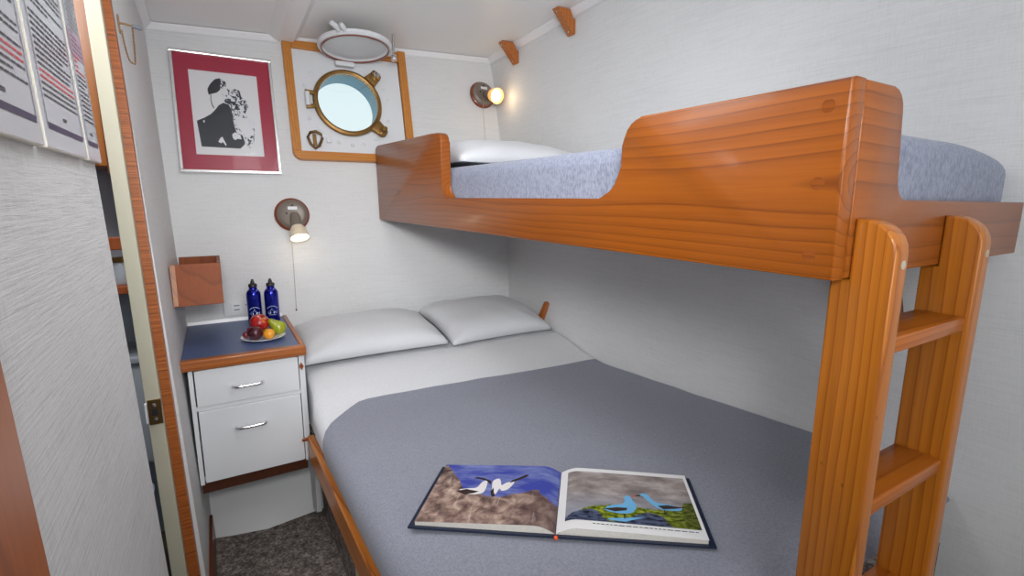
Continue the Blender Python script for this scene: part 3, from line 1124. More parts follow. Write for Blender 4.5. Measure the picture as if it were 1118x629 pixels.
bed = empty('lower_bed', (0.28, 1.2, 0), 'fixed lower double bed base with a varnished wooden side rail above taupe carpeted side', 'bed')
bm = bmesh.new()
vs = []
for y in (0.33, 1.926):
    z = zrail(y)
    vs.append([bm.verts.new(c) for c in ((0.236, y, z - .088), (0.260, y, z - .088), (0.260, y, z - .004), (0.256, y, z), (0.240, y, z), (0.236, y, z - .004))])
for k in range(6):
    bm.faces.new((vs[0][k], vs[0][(k + 1) % 6], vs[1][(k + 1) % 6], vs[1][k]))
bm.faces.new(vs[0]), bm.faces.new(vs[1])
build('side_rail', bm, 'bedrail', bed)
bm = bmesh.new()
vs = []
for y in (0.40, 2.10):
    z = zrail(y) - .02
    vs.append([bm.verts.new(c) for c in ((0.30, y, .0005), (1.455, y, .0005), (1.455, y, z), (0.262, y, z), (0.262, y, z - .07), (0.30, y, z - .07))])
for k in range(6):
    bm.faces.new((vs[0][k], vs[0][(k + 1) % 6], vs[1][(k + 1) % 6], vs[1][k]))
bm.faces.new(vs[0]), bm.faces.new(vs[1])
build('base_box', bm, 'carpet', bed)
build('base_batten', bx(0.284, 0.2995, 1.36, 1.43, 0.001, 0.335, .002), 'cream', bed)
build('end_filler', pr([(2.02, 0.06), (2.12, 0.015), (2.16, 0.30), (1.98, 0.335)], 'X', 0.262, 0.282, .002), 'offwhite', bed)


def undul(x, y, wr, seed):
    p = Vector((x * 2.6 + seed, y * 2.6, 0))
    q_ = Vector((x * .8 + y * 1.1, (x - y) * 9.0 + seed, 0))
    return wr * noise.noise(p) + wr * .5 * noise.noise(p * 3.3) + wr * .35 * noise.noise(q_)


def bed_shell(name, y0, y1, d, mat, label, cat, zbot, inner=None, ny=70, wr=.004, seed=0, xin=0.262, y0soft=False, edge_curve=None):
    """cross section follows the mattress: straight side behind the rail, rounded shoulder, nearly flat top"""
    secs = [(0.262, None), (0.254, -.085), (0.249, -.055), (0.251, -.032), (0.262, -.014), (0.282, -.003), (0.31, 0.0), (0.36, .003)]
    secs += [(x, .004 + .001 * math.sin((x - .36) / 1.1 * PI)) for x in [0.36 + 1.09 * k / 26 for k in range(1, 27)]]
    bm = bmesh.new()
    rows = []
    for j in range(ny + 1):
        v = j / ny
        row = []
        for k, (x, dz) in enumerate(secs):
            s_ = k / (len(secs) - 1)
            ya, yz = y0, y1
            if edge_curve:
                yz = edge_curve(x, dz)
            y = ya + (yz - ya) * v
            zz = zbed(y)
            if dz is None:
                z = zrail(y) - .015
            else:
                z = zz + dz
            xw = xr(y) - .012
            xx = x if x < 1.2 else x * (1 - (x - 1.2) / .25) + xw * ((x - 1.2) / .25)
            off = d
            if dz is not None:
                w = undul(xx, y, wr, seed)
                if dz < -.02:
                    xx -= off
                else:
                    z += off
                if k < 4:
                    xx += w * .5
                if k > 1:
                    z += w
            else:
                xx += undul(xx, y, wr, seed) * .5 + .004
                # foot roll-over
            if y > 1.80:
                xx = max(xx, .252 + .018 * min(1, (y - 1.80) / .10))
            if y < 0.46:
                t = (0.46 - y) / .06
                z -= .03 * t * t
            row.append(bm.verts.new((xx, y, z)))
        rows.append(row)
    n = len(secs)
    for a, b in zip(rows, rows[1:]):
        for k in range(n - 1):
            bm.faces.new((a[k], a[k + 1], b[k + 1], b[k]))
    # close with a bottom, so it is a solid body
    bots = []
    for r in rows:
        y = r[-1].co.y
        y_l = r[0].co.y
        bots.append((bm.verts.new((r[0].co.x, y_l, r[0].co.z - zbot)), bm.verts.new((r[-1].co.x, y, min(r[-1].co.z - .01, zrail(y) - .015 - zbot)))))
    for (a0, a1), (b0, b1), ra, rb in zip(bots, bots[1:], rows, rows[1:]):
        bm.faces.new((a0, a1, b1, b0))
        bm.faces.new((ra[0], rb[0], b0, a0))
        bm.faces.new((ra[-1], rb[-1], b1, a1))
    for r, bt in ((rows[0], bots[0]), (rows[-1], bots[-1])):
        bm.faces.new(r + [bt[1], bt[0]])
    return bm


SH = bed_shell('mattress', 0.47, 2.47, -0.004, 'sheet', '', '', .002, seed=2, wr=.004)
tag(build('mattress', SH, 'sheet', None, True, angle=60), 'lower bed mattress under a white fitted sheet, bare below the pillows', 'mattress')


def fold_line(x, dz):
    if dz is None:
        return 1.60
    t = min(1, max(0, (x - .25) / .16))
    return 1.600 + .165 * t ** .6 - .062 * max(0, (x - .41) / 1.05)


def cover_shell(y0, y1f, d0, th, mat, seed, wr, y1_is_curve=True, taper=False):
    """a cloth of thickness th lying on the mattress surface"""
    secs = [(0.2615, -.118), (0.254, -.085), (0.249, -.055), (0.251, -.032), (0.262, -.014), (0.282, -.003), (0.31, 0.0), (0.36, .003)]
    secs += [(x, .004 + .001 * math.sin((x - .36) / 1.1 * PI)) for x in [0.36 + 1.09 * k / 30 for k in range(1, 31)]]
    ny = 80
    bm = bmesh.new()
    T, B_ = [], []
    for j in range(ny + 1):
        v = j / ny
        rt, rb = [], []
        for k, (x, dz) in enumerate(secs):
            ya = y0(x) if callable(y0) else y0
            yz = y1f(x, dz) if callable(y1f) else y1f
            y = ya + (yz - ya) * v
            xw = xr(y) - .012
            xx = x if x < 1.2 else x * (1 - (x - 1.2) / .25) + xw * ((x - 1.2) / .25)
            # outward normal of the section
            k0, k1 = max(k - 1, 0), min(k + 1, len(secs) - 1)
            tx, tz = secs[k1][0] - secs[k0][0], secs[k1][1] - secs[k0][1]
            ln = math.hypot(tx, tz)
            nx_, nz_ = -tz / ln, tx / ln
            zz = zbed(y) + (dz if k else 0)
            if k == 0:
                zz = zrail(y) + .005
                nz_ = 0
            w = undul(xx, y, wr, seed)
            roll = 0
            if y > 1.80:
                xx = max(xx, .249 + .016 * min(1, (y - 1.80) / .10) + .0)
            if y < 0.50:
                t = (0.50 - y) / .10
                roll = .06 * t * t * min(1, k / 3)
            th_ = th * (1 if not taper else 1)
            for row, off in ((rt, d0 + th_), (rb, d0)):
                row.append(bm.verts.new((xx + nx_ * off + (w * .5 if k < 4 else 0), y, zz + nz_ * off + (w if k > 1 else 0) - roll)))
        T.append(rt)
        B_.append(rb)
    n = len(secs)
    for R_, in ((T,), (B_,)):
        for a, b in zip(R_, R_[1:]):
            for k in range(n - 1):
                bm.faces.new((a[k], a[k + 1], b[k + 1], b[k]))
    for j in range(ny):
        bm.faces.new((T[j][0], T[j + 1][0], B_[j + 1][0], B_[j][0]))
        bm.faces.new((T[j][-1], T[j + 1][-1], B_[j + 1][-1], B_[j][-1]))
    for k in range(n - 1):
        bm.faces.new((T[0][k], T[0][k + 1], B_[0][k + 1], B_[0][k]))
        bm.faces.new((T[-1][k], T[-1][k + 1], B_[-1][k + 1], B_[-1][k]))
    return bm


tag(build('bedspread', cover_shell(0.405, fold_line, .004, .006, 'blanket', 2, .004), 'blanket', None, True, angle=60), 'slate grey bedspread covering the lower bed from the foot to the white sheet', 'bedspread')
tag(build('top_sheet', cover_shell(lambda x: fold_line(x, 0) - .03, lambda x, dz: 2.00 + .02 * math.sin(x * 5), .0008, .0027, 'sheet', 2, .004), 'sheet', None, True, angle=60), 'white top sheet folded back over the edge of the slate grey bedspread', 'sheet')


def bed_clamp(c):
    c.x = min(c.x, xr(c.y) - .008)
    c.y = min(c.y, yb(c.z) - .010)
    c.x = max(c.x, .262)
    return c


pillow('pillow.001', 0.572, 2.262, 0.712, 0.63, 0.44, 0.100, -0.01, 'white pillow on the lower bed beside the blue-topped nightstand', 0.10, 1.3, .16, clampf=bed_clamp)
pillow('pillow.002', 1.172, 2.255, 0.717, 0.565, 0.45, 0.095, 0.02, 'white pillow on the lower bed in the corner by the bulkhead', 0.16, 8.1, .16, clampf=bed_clamp)

# ------------------------------------------------------------------ open book
bO = Vector((0.539, 0.733, 0))
bu = Vector((0.481, -0.39, 0)).normalized()          # along the spread
bv = Vector((-bu.y, bu.x, 0))                         # away from the reader


def bookp(u, v, h):
    p = bO + bu * u + bv * v
    p.z = zbed(p.y) + .0225 + h
    return p


BW, BD = 0.312, 0.262


def page_h(u):
    """height of the open page block across the spread, u from -BW..BW"""
    a = abs(u)
    g = min(1, a / .045)
    rise = math.sin(g * PI / 2) * .016
    fall = max(0, (a - .03) / (BW - .03))
    return .0052 + rise * (1 - .55 * fall ** 1.2)


book = empty('open_book', bookp(0, 0.12, 0), 'large open photo book of seabirds lying on the slate grey bedspread', 'book')


def grid_solid(u0, u1, v0, v1, top, bot, nu=24, nv=6):
    bm = bmesh.new()
    T, B_ = {}, {}
    for i in range(nu + 1):
        for j in range(nv + 1):
            u, v = u0 + (u1 - u0) * i / nu, v0 + (v1 - v0) * j / nv
            T[i, j] = bm.verts.new(bookp(u, v, top(u)))
            B_[i, j] = bm.verts.new(bookp(u, v, bot(u)))
    for i in range(nu):
        for j in range(nv):
            for d in (T, B_):
                bm.faces.new((d[i, j], d[i + 1, j], d[i + 1, j + 1], d[i, j + 1]))
    for i in range(nu):
        for j in (0, nv):
            bm.faces.new((T[i, j], T[i + 1, j], B_[i + 1, j], B_[i, j]))
    for j in range(nv):
        for i in (0, nu):
            bm.faces.new((T[i, j], T[i, j + 1], B_[i, j + 1], B_[i, j]))
    return bm


for s_ in (-1, 1):
    a, c = sorted((s_ * .008, s_ * BW))
    build('cover_board', grid_solid(a, c, -.002, BD, lambda u: .0035, lambda u: .0), 'cover', book)
    a, c = sorted((s_ * .001, s_ * (BW - .014)))
    build('page_block', grid_solid(a, c, .006, BD - .008, lambda u: page_h(u) - .0006, lambda u: .0037, 30), 'pages', book)
build('spine', grid_solid(-.0078, .0078, -.002, BD, lambda u: .003, lambda u: .0), 'cover', book)
bm = bmesh.new()
lathe(bm, [(0.0035, 0), (0.0042, .003), (0.003, .007), (0, .008)], 12, Matrix.Translation(bookp(0, -.001, .004)) @ Matrix.Rotation(PI / 2 + .6, 4, 'X'))
build('headband', bm, 'orange', book, True)


def page_mat(kind):
    t = NT('photo_page_' + kind)
    tcn = t.n('TexCoord')
    s3 = t.n('SeparateXYZ')
    t.l(tcn.outputs['UV'], s3.inputs[0])
    U, V = s3.outputs[0], s3.outputs[1]

    def nz(sx, sy, sc, det=4, dist=0):
        m = t.n('Mapping')
        m.inputs['Scale'].default_value = (sx, sy, 1)
        t.l(tcn.outputs['UV'], m.inputs[0])
        return t.noise(m.outputs[0], sc, det, .6, dist)

    def step(x, w=.01):
        return t.math('MULTIPLY', t.math('ADD', x, w / 2), 1 / w, clamp=True)
    if kind == 'left':
        sky = t.mix(t.ramp(nz(1.2, 2.4, 2.4, 3), [(.4, (0, 0, 0)), (.68, (1, 1, 1))]), srgb(64, 74, 158), srgb(126, 136, 186))
        rk = t.ramp(nz(3, 2.2, 3, 6, .4), [(.30, srgb(66, 50, 48)), (.47, srgb(128, 106, 98)), (.60, srgb(176, 152, 138)), (.72, srgb(216, 200, 184))])
        drip = t.ramp(nz(22, 2.0, 1, 3), [(.60, (0, 0, 0)), (.74, (1, 1, 1))])
        rk = t.mix(t.math('MULTIPLY', drip, .55), rk, srgb(226, 214, 208))
        dk = t.math('MULTIPLY', t.math('MULTIPLY', t.math('SUBTRACT', U, .55), 2.2, clamp=True), .75)
        rk = t.mix(dk, rk, srgb(84, 62, 64))
        # skyline of the rock: V < line(U)
        cr = t.n('FloatCurve')
        c = cr.mapping.curves[0]
        pts = [(0, .99), (.04, .95), (.12, .80), (.19, .68), (.25, .54), (.32, .49), (.42, .44), (.50, .41), (.56, .41), (.62, .45), (.72, .49), (.84, .545), (.865, .49), (1.0, .38)]
        while len(c.points) < len(pts):
            c.points.new(.5, .5)
        for p, (x, y) in zip(c.points, pts):
            p.location = (x, y)
        cr.mapping.update()
        t.l(U, cr.inputs['Value'])
        line = t.math('ADD', cr.outputs[0], t.math('MULTIPLY', t.math('SUBTRACT', nz(6, 6, 3, 3), .5), .05))
        col = t.mix(step(t.math('SUBTRACT', line, V)), sky, rk)
        left_dark = t.math('MULTIPLY', t.math('MULTIPLY', t.math('SUBTRACT', V, .68), 5, clamp=True), t.math('MULTIPLY', t.math('SUBTRACT', .30, U), 6, clamp=True))
        col = t.mix(t.math('MULTIPLY', left_dark, t.math('MULTIPLY', step(t.math('SUBTRACT', line, V)), t.ramp(nz(5, 5, 2, 3), [(.40, (1, 1, 1)), (.6, (.2, .2, .2))]))), col, srgb(48, 36, 34))
    else:
        sky = t.ramp(nz(1.6, 2.2, 2.6, 4), [(.30, srgb(112, 102, 100)), (.5, srgb(148, 138, 134)), (.72, srgb(188, 180, 176))])
        sky = t.mix(t.math('MULTIPLY', t.math('MULTIPLY', t.math('SUBTRACT', .62, V), 2.0, clamp=True), .7), sky, srgb(142, 150, 168))
        gr = t.ramp(nz(5, 7, 4, 5), [(.34, srgb(36, 44, 12)), (.5, srgb(104, 118, 32)), (.64, srgb(164, 172, 62))])
        gr = t.mix(t.math('MULTIPLY', t.math('SUBTRACT', U, .72), 2.6, clamp=True), gr, srgb(52, 54, 26))
        stn = t.ramp(nz(5, 8, 3, 4), [(.35, srgb(26, 28, 38)), (.6, srgb(84, 94, 122))])
        cr = t.n('FloatCurve')
        c = cr.mapping.curves[0]
        pts = [(0, .02), (.08, .06), (.14, .22), (.30, .30), (.50, .34), (.62, .30), (.78, .30), (.90, .34), (.93, .46), (1.0, .48)]
        while len(c.points) < len(pts):
            c.points.new(.5, .5)
        for p, (x, y) in zip(c.points, pts):
            p.location = (x, y)
        cr.mapping.update()
        t.l(U, cr.inputs['Value'])
        line = t.math('ADD', cr.outputs[0], t.math('MULTIPLY', t.math('SUBTRACT', nz(9, 9, 3, 3), .5), .07))
        cr2 = t.n('FloatCurve')
        c = cr2.mapping.curves[0]
        pts = [(0, .06), (.10, .16), (.22, .20), (.30, .06), (.36, .02), (.50, .12), (.64, .22), (.74, .17), (.78, .03), (1.0, .0)]
        while len(c.points) < len(pts):
            c.points.new(.5, .5)
        for p, (x, y) in zip(c.points, pts):
            p.location = (x, y)
        cr2.mapping.update()
        t.l(U, cr2.inputs['Value'])
        line2 = t.math('ADD', cr2.outputs[0], t.math('MULTIPLY', t.math('SUBTRACT', nz(9, 9, 3, 3), .5), .05))
        col = t.mix(step(t.math('SUBTRACT', line, V), .02), sky, gr)
        col = t.mix(step(t.math('SUBTRACT', line2, V), .015), col, stn)
    t.set(Base_Color=col, Roughness=0.22)
    t.b.inputs['Specular IOR Level'].default_value = 0.4
    return t.m


def page_sheet(name, u0, u1, v0, v1, lift, mat, parent, uv=False, nu=36, nv=4):
    bm = bmesh.new()
    uvl = bm.loops.layers.uv.new('UVMap') if uv else None
    g = {}
    for i in range(nu + 1):
        for j in range(nv + 1):
            u, v = u0 + (u1 - u0) * i / nu, v0 + (v1 - v0) * j / nv
            g[i, j] = bm.verts.new(bookp(u, v, page_h(u) + lift))
    for i in range(nu):
        for j in range(nv):
            f = bm.faces.new((g[i, j], g[i + 1, j], g[i + 1, j + 1], g[i, j + 1]))
            if uv:
                for lp, (a, b) in zip(f.loops, ((i, j), (i + 1, j), (i + 1, j + 1), (i, j + 1))):
                    lp[uvl].uv = (a / nu, b / nv)
    return build(name, bm, mat, parent, True)


pgL = page_sheet('photo_page', -(BW - .013), -.001, .004, BD - .006, 0.0004, page_mat('left'), book, True)
pgR = page_sheet('page', .001, BW - .013, .004, BD - .006, 0.0004, 'paper', book)
phR = page_sheet('photo_plate', .018, BW - .020, .034, BD - .024, 0.0012, page_mat('right'), book, True)


def on_page(u0, u1, v0, v1, lift):
    def f(x, y):
        u = u0 + (u1 - u0) * x
        return bookp(u, v0 + (v1 - v0) * y, page_h(u) + lift)
    return f


fL_ = on_page(-(BW - .013), -.001, .004, BD - .006, .0013)
fL2_ = on_page(-(BW - .013), -.001, .004, BD - .006, .0019)


def moved(f, u0, u1, k, v0, v1, kv):
    return lambda x, y: f(u1 + (x - u0) * k, v1 + (y - v0) * kv)


fL, fL2 = moved(fL_, .36, .22, .96, .50, .485, 1.22), moved(fL2_, .36, .22, .96, .50, .485, 1.22)


def smoothpoly(p, n=3):
    """Catmull-Rom closed"""
    out = []
    m = len(p)
    for i in range(m):
        p0, p1, p2, p3 = p[i - 1], p[i], p[(i + 1) % m], p[(i + 2) % m]
        for k in range(n):
            t = k / n
            out.append(tuple(.5 * (2 * p1[d] + (p2[d] - p0[d]) * t + (2 * p0[d] - 5 * p1[d] + 4 * p2[d] - p3[d]) * t * t + (3 * p1[d] - p0[d] - 3 * p2[d] + p3[d]) * t ** 3) for d in (0, 1)))
    return out


M['birdwhite'] = plain('printed_bird_white', srgb(226, 222, 222), 0.25)
M['birddark'] = plain('printed_bird_dark', srgb(58, 46, 44), 0.25)
M['birdblue'] = plain('printed_bird_blue', srgb(112, 176, 220), 0.25)
M['birdbeak'] = plain('printed_bird_beak', srgb(196, 92, 66), 0.25)
# left page: one bird resting, one with wings spread
build('seabird_print', flat([smoothpoly([(.36, .52), (.44, .545), (.50, .56), (.525, .64), (.56, .665), (.575, .62), (.575, .52), (.55, .475), (.46, .46)])], fL), 'birdwhite', pgL)
build('seabird_print', flat([smoothpoly([(.615, .66), (.66, .70), (.685, .65), (.70, .60), (.735, .64), (.80, .655), (.765, .55), (.715, .52), (.69, .55), (.672, .47), (.645, .47), (.628, .55)])], fL), 'birdwhite', pgL)
for p in ([(.34, .50), (.42, .53), (.53, .50), (.49, .475), (.42, .455)], [(.44, .70), (.50, .685), (.56, .66), (.61, .60), (.60, .655), (.53, .70), (.47, .715)],
          [(.76, .635), (.80, .66), (.855, .70), (.91, .76), (.885, .77), (.83, .715), (.775, .675)], [(.625, .50), (.64, .56), (.655, .49), (.672, .46), (.665, .43), (.65, .43)]):
    build('seabird_marking', flat([p], fL2), 'birddark', pgL)
# right plate: two birds touching bills
fR = moved(on_page(.018, BW - .020, .034, BD - .024, .0020), .3, .3, 1, .28, .28, 1.22)
fR2 = moved(on_page(.018, BW - .020, .034, BD - .024, .0026), .3, .3, 1, .28, .28, 1.22)
for p in (smoothpoly([(.30, .225), (.355, .30), (.44, .33), (.468, .39), (.465, .44), (.49, .475), (.52, .455), (.53, .40), (.555, .345), (.545, .27), (.50, .20), (.40, .185)]),
          smoothpoly([(.585, .50), (.62, .535), (.66, .52), (.685, .45), (.72, .40), (.82, .385), (.90, .335), (.88, .30), (.80, .29), (.74, .30), (.68, .36), (.64, .44), (.615, .49)])):
    build('seabird_print', flat([p], fR), 'birdblue', phR)
for p in ([(.29, .235), (.40, .27), (.48, .275), (.47, .235), (.38, .205)], [(.72, .345), (.80, .37), (.88, .355), (.94, .36), (.86, .325), (.76, .30)], [(.555, .485), (.60, .505), (.60, .485), (.57, .475)],
          [(.445, .18), (.455, .18), (.455, .11), (.445, .11)], [(.76, .29), (.768, .29), (.765, .22), (.757, .22)]):
    build('seabird_marking', flat([p], fR2), 'birddark', phR)
build('stone_print', flat([[(.32, .10), (.52, .14), (.60, .155), (.45, .07), (.34, .075)]], fR), 'birdblue', phR)
build('seabird_bill', flat([[(.525, .455), (.60, .49), (.605, .505), (.53, .475)]], fR2), 'birdbeak', phR)
bm = bmesh.new()
rng = random.Random(4)
u = .075
while u < BW - .03:
    w = rng.uniform(.004, .012)
    c = [bookp(a, b_, page_h(a) + .001) for a, b_ in ((u, .024), (u + w, .024), (u + w, .0265), (u, .0265))]
    bm.faces.new([bm.verts.new(x) for x in c])
    u += w + .003
build('caption', bm, 'text', pgR)

# ------------------------------------------------------------------ nightstand
YN = 1.938
ns = empty('nightstand', (0.05, 2.2, 0.345), 'white built-in nightstand with two drawers under a blue laminate counter', 'nightstand')
bm = bmesh.new()
box(bm, -0.1215, -0.1085, YN, 2.47, 0.346, 0.770)
box(bm, 0.2265, 0.2345, YN, 2.47, 0.346, 0.770)
box(bm, -0.1084, 0.2264, YN + .004, YN + .02, 0.619, 0.634)
box(bm, -0.1084, 0.2264, YN + .021, 2.47, 0.348, 0.366)
box(bm, -0.1084, 0.2264, 2.45, 2.47, 0.367, 0.768)
build('carcass', bm, 'white', ns)
build('gap_shadow_liner', bx(-0.1083, 0.2263, YN + .030, YN + .034, 0.368, 0.768), 'shadow_gap', ns)
for z0_, z1_, hz in ((0.6355, 0.765, 0.695), (0.352, 0.6175, 0.541)):
    dr = build('drawer', bx(-0.1040, 0.2235, YN - .002, YN + .018, z0_, z1_, .0015), 'white', ns)
    hb = bmesh.new()
    x0_, x1_ = (0.004, 0.101)
    pts = [(x0_, YN - .0025, hz), (x0_, YN - .016, hz), (x0_ + .004, YN - .022, hz), (x0_ + .012, YN - .024, hz - .001)]
    pts += [(x0_ + .03, YN - .025, hz - .001), (x1_ - .03, YN - .025, hz - .001), (x1_ - .012, YN - .024, hz - .001), (x1_ - .004, YN - .022, hz), (x1_, YN - .016, hz), (x1_, YN - .0025, hz)]
    tube(hb, pts, .0055, 12)
    build('handle', hb, 'chrome', dr, True)
build('toe_board', bx(-0.118, 0.2345, YN + .02, 2.06, 0.303, 0.3455), 'toewood', ns)
# counter
build('counter_top', bx(-0.1365, 0.2345, YN - .012 + .03, 2.495, 0.772, 0.8035), 'blue_top', ns)
build('counter_edge', bx(-0.139, 0.2535, YN - .016, YN + .0175, 0.770, 0.807, .005, 3), 'trimx', ns, True)
build('counter_side_edge', bx(0.2350, 0.2535, YN + .018, 2.495, 0.772, 0.807, .004, 2), 'trimy', ns, True)
build('backsplash', pr([(2.488, .804), (2.497, .804), (2.500, .818), (2.491, .818)], 'X', -0.135, 0.234), 'mold', ns)
build('latch', pr([(0.2265, 0.727), (0.2335, 0.742), (0.2420, 0.727), (0.2335, 0.712)], 'Y', YN - .008, YN - .0005, .001), 'teak', ns)
build('turn_button', bx(0.2165, 0.2430, YN - .009, YN - .0025, 0.427, 0.440, .003), 'teak', ns)
build('side_filler', bx(0.2350, 0.2500, YN + .03, 2.30, 0.346, 0.768), 'white', ns)

# socket panel on the hull wall
m = hull_frame(0.085, .82, .90, .862, 0.001)
so = empty('socket_panel', m @ Vector((0, -.035, 0)), 'grey power socket panel on the hull wall behind the blue bottles', 'socket')
build('plate', bx(-.082, .060, -.034, .034, 0, .008, .002, mtx=m), 'offwhite', so)
op = build('outlet', bx(-.052, -.012, -.020, .022, .0082, .0105, .001, mtx=m), 'white', so)
bm = bmesh.new()
for dy in (-.008, .010):
    box(bm, -.042, -.020, dy - .0018, dy + .0018, .0106, .0110, mtx=m)
build('outlet_slot', bm, 'black', op)
sw = build('switch', bx(-.006, .030, -.020, .022, .0082, .0105, .001, mtx=m), 'white', so)
build('indicator', bx(.004, .009, .008, .013, .0106, .012, mtx=m), 'brass', sw)
build('switch_hole', bx(.012, .017, -.010, -.005, .0106, .0112, mtx=m), 'black', sw)

# wooden wall box
wx = empty('wall_box', (-0.07, 2.27, 0.975), 'open wooden letter box mounted in the corner above the nightstand', 'box')
bb0 = bmesh.new()
prism(bb0, [(-0.1425, 0), (0.006, 0), (0.006, .145), (-0.1425, .145)], 'Y', 0, .016, .001, mtx=Matrix.Translation((0, 2.012, .978)) @ Matrix.Rotation(-.20, 4, 'X'))
build('front_panel', bb0, 'teak', wx)
build('corner_strip', bx(-.1425, -.128, -.0035, -.0005, .002, .143, mtx=Matrix.Translation((0, 2.012, .978)) @ Matrix.Rotation(-.20, 4, 'X')), wood('pale_end_strip', 'Z', srgb(172, 106, 52), srgb(140, 82, 40), (.03, .02, 0), .01, .01), wx)
build('back_panel', bx(-.1395, .008, 2.478, 2.494, .975, 1.100, .001), 'teak', wx)
build('bottom_panel', bx(-.1385, .004, 2.034, 2.477, .976, .990), 'teak', wx)
build('side_panel', pr([(2.034, .9905), (2.477, .9905), (2.477, 1.100), (2.060, 1.118)], 'X', -.004, .006), 'teak', wx)

# ------------------------------------------------------------------ bottles
def bottle(x, y, label, first):
    z = 0.8041
    b_ = empty('water_bottle', (x, y, z), label, 'bottle', 'blue metal water bottles on the counter')
    mt = Matrix.Translation((x, y, z))
    build('body', la([(0.026, 0), (0.0285, .003), (0.0285, .128), (0.0275, .138), (0.022, .148), (0.0165, .152), (0.0155, .157), (0.0155, .163), (0, .163)], 40, mt), 'bottle', b_, True)
    cp = build('cap', la([(0.0170, .1635), (0.0175, .172), (0.0155, .176), (0.011, .178), (0, .178)], 28, mt), 'black', b_, True)
    build('spout', la([(0.0085, .1785), (0.008, .186), (0.0055, .189), (0.0055, .193), (0.0035, .196), (0, .196)], 20, mt), 'black', cp, True)
    # printed emblem: ship below an arched line of lettering, on the side facing the cabin
    face = math.atan2(-y, -x + .02)
    rad = .0288

    def cyl(s_, h):
        a = face + s_ / rad
        return Vector((x + rad * math.cos(a), y + rad * math.sin(a), z + h))
    bm = bmesh.new()

    def cpoly(p):
        bm.faces.new([bm.verts.new(cyl(*c)) for c in p])
    cpoly([(-.020, .052), (-.016, .044), (-.008, .044), (-.008, .053)])
    cpoly([(-.008, .053), (-.008, .044), (.006, .044), (.006, .053)])
    cpoly([(.006, .053), (.006, .044), (.017, .044), (.021, .056), (.014, .053)])
    cpoly([(-.014, .0535), (.008, .0535), (.008, .057), (-.014, .057)])
    cpoly([(-.009, .0575), (.004, .0575), (.003, .061), (-.008, .061)])
    cpoly([(-.003, .0612), (-.001, .0612), (-.0015, .070), (-.0025, .070)])
    for k in range(15):
        s_ = -.021 + .042 * k / 14
        h = .066 + .010 * math.cos(s_ / .021 * PI / 2)
        cpoly([(s_ - .0009, h), (s_ + .0009, h), (s_ + .0009, h + .0035), (s_ - .0009, h + .0035)])
    for k in range(11):
        s_ = -.013 + .026 * k / 10
        cpoly([(s_ - .0008, .0375), (s_ + .0008, .0375), (s_ + .0008, .0400), (s_ - .0008, .0400)])
    build('ship_emblem', bm, 'logo', b_)


bottle(0.120, 2.395, 'blue metal water bottle behind the apple, nearer the wooden wall box', True)
bottle(0.188, 2.385, 'blue metal water bottle behind the pear, nearer the bed', False)

# ------------------------------------------------------------------ plate of fruit
pc = Vector((0.128, 2.115, 0.8041))
bm = la([(0.0, .0), (0.045, 0), (0.050, .002), (0.078, .011), (0.079, .013), (0.077, .0135), (0.050, .006), (0.046, .0045), (0, .004)], 48, Matrix.Translation(pc), cap=False)
tag(build('fruit_plate', bm, 'plate', None, True), 'small round white plate of fruit on the blue counter', 'plate')


def fruit_mat(name, stops, rough=.3, stretch=(40, 40, 6), sc=1):
    t = NT(name)
    a = t.noise(t.coord(stretch), sc, 3, .6, .3)
    t.set(Base_Color=t.ramp(a, stops), Roughness=rough, Coat_Weight=.3)
    return t.m


am = fruit_mat('red_apple_skin', [(.38, srgb(150, 18, 22)), (.52, srgb(190, 36, 30)), (.68, srgb(226, 170, 80))])
pm = fruit_mat('green_pear_skin', [(.35, srgb(140, 146, 20)), (.65, srgb(178, 184, 50))], .35)
plm = fruit_mat('dark_plum_skin', [(.35, srgb(50, 12, 24)), (.65, srgb(84, 26, 40))], .3)
om = fruit_mat('orange_apricot_skin', [(.35, srgb(222, 136, 20)), (.65, srgb(244, 172, 50))], .45)
gm = fruit_mat('red_grape_skin', [(.35, srgb(92, 20, 34)), (.65, srgb(140, 44, 56))], .25)


def fruit(name, prof, loc, rot, mat, label, cat, stem=None, group=None):
    e = empty(name, loc, label, cat, group)
    mt = Matrix.Translation(loc) @ rot.to_4x4()
    build('flesh', la(prof, 28, mt, cap=False), mat, e, True, angle=180)
    if stem:
        bm = bmesh.new()
        tube(bm, [mt @ Vector(p) for p in stem], .0014, 8)
        build('stem', bm, 'darkwood', e, True)
    return e


def sph(r, sx=1.0, dim=.0):
    out = []
    for k in range(15):
        a = -PI / 2 + PI * k / 14
        rr_ = r * math.cos(a) * sx
        z_ = r * math.sin(a)
        if dim and a > .9:
            z_ -= dim * (a - .9) / (PI / 2 - .9) * r
        out.append((max(rr_, 0) if 0 < k < 14 else 0, z_))
    return out


I3 = Matrix.Identity(3)
fz = pc.z + .0055
fruit('apple', sph(.033, 1.1, .35), (0.121, 2.150, fz + .052), Matrix.Rotation(.35, 3, 'X') @ Matrix.Rotation(.3, 3, 'Y'), am, 'red and yellow apple on top of the fruit plate', 'fruit', [(0, 0, .020), (.002, 0, .030), (.005, 0, .036)])
fruit('pear', [(0, -.028), (.012, -.027), (.022, -.021), (.0275, -.010), (.0275, .002), (.022, .014), (.0155, .026), (.0125, .036), (.009, .044), (.004, .048), (0, .049)],
      (0.184, 2.130, fz + .0300), Matrix.Rotation(.10, 3, 'X') @ Matrix.Rotation(-.75, 3, 'Y'), pm, 'green pear leaning on the bed side of the fruit plate', 'fruit', [(0, 0, .048), (.001, .001, .055), (.003, .002, .061)])
fruit('plum', sph(.0265, 1.06), (0.099, 2.088, fz + .027), I3, plm, 'dark purple plum at the front of the fruit plate', 'fruit', [(0, 0, .0265), (0, .001, .031)])
fruit('apricot', sph(.0205, 1.04), (0.145, 2.072, fz + .0215), I3, om, 'small orange apricot at the front of the fruit plate', 'fruit')
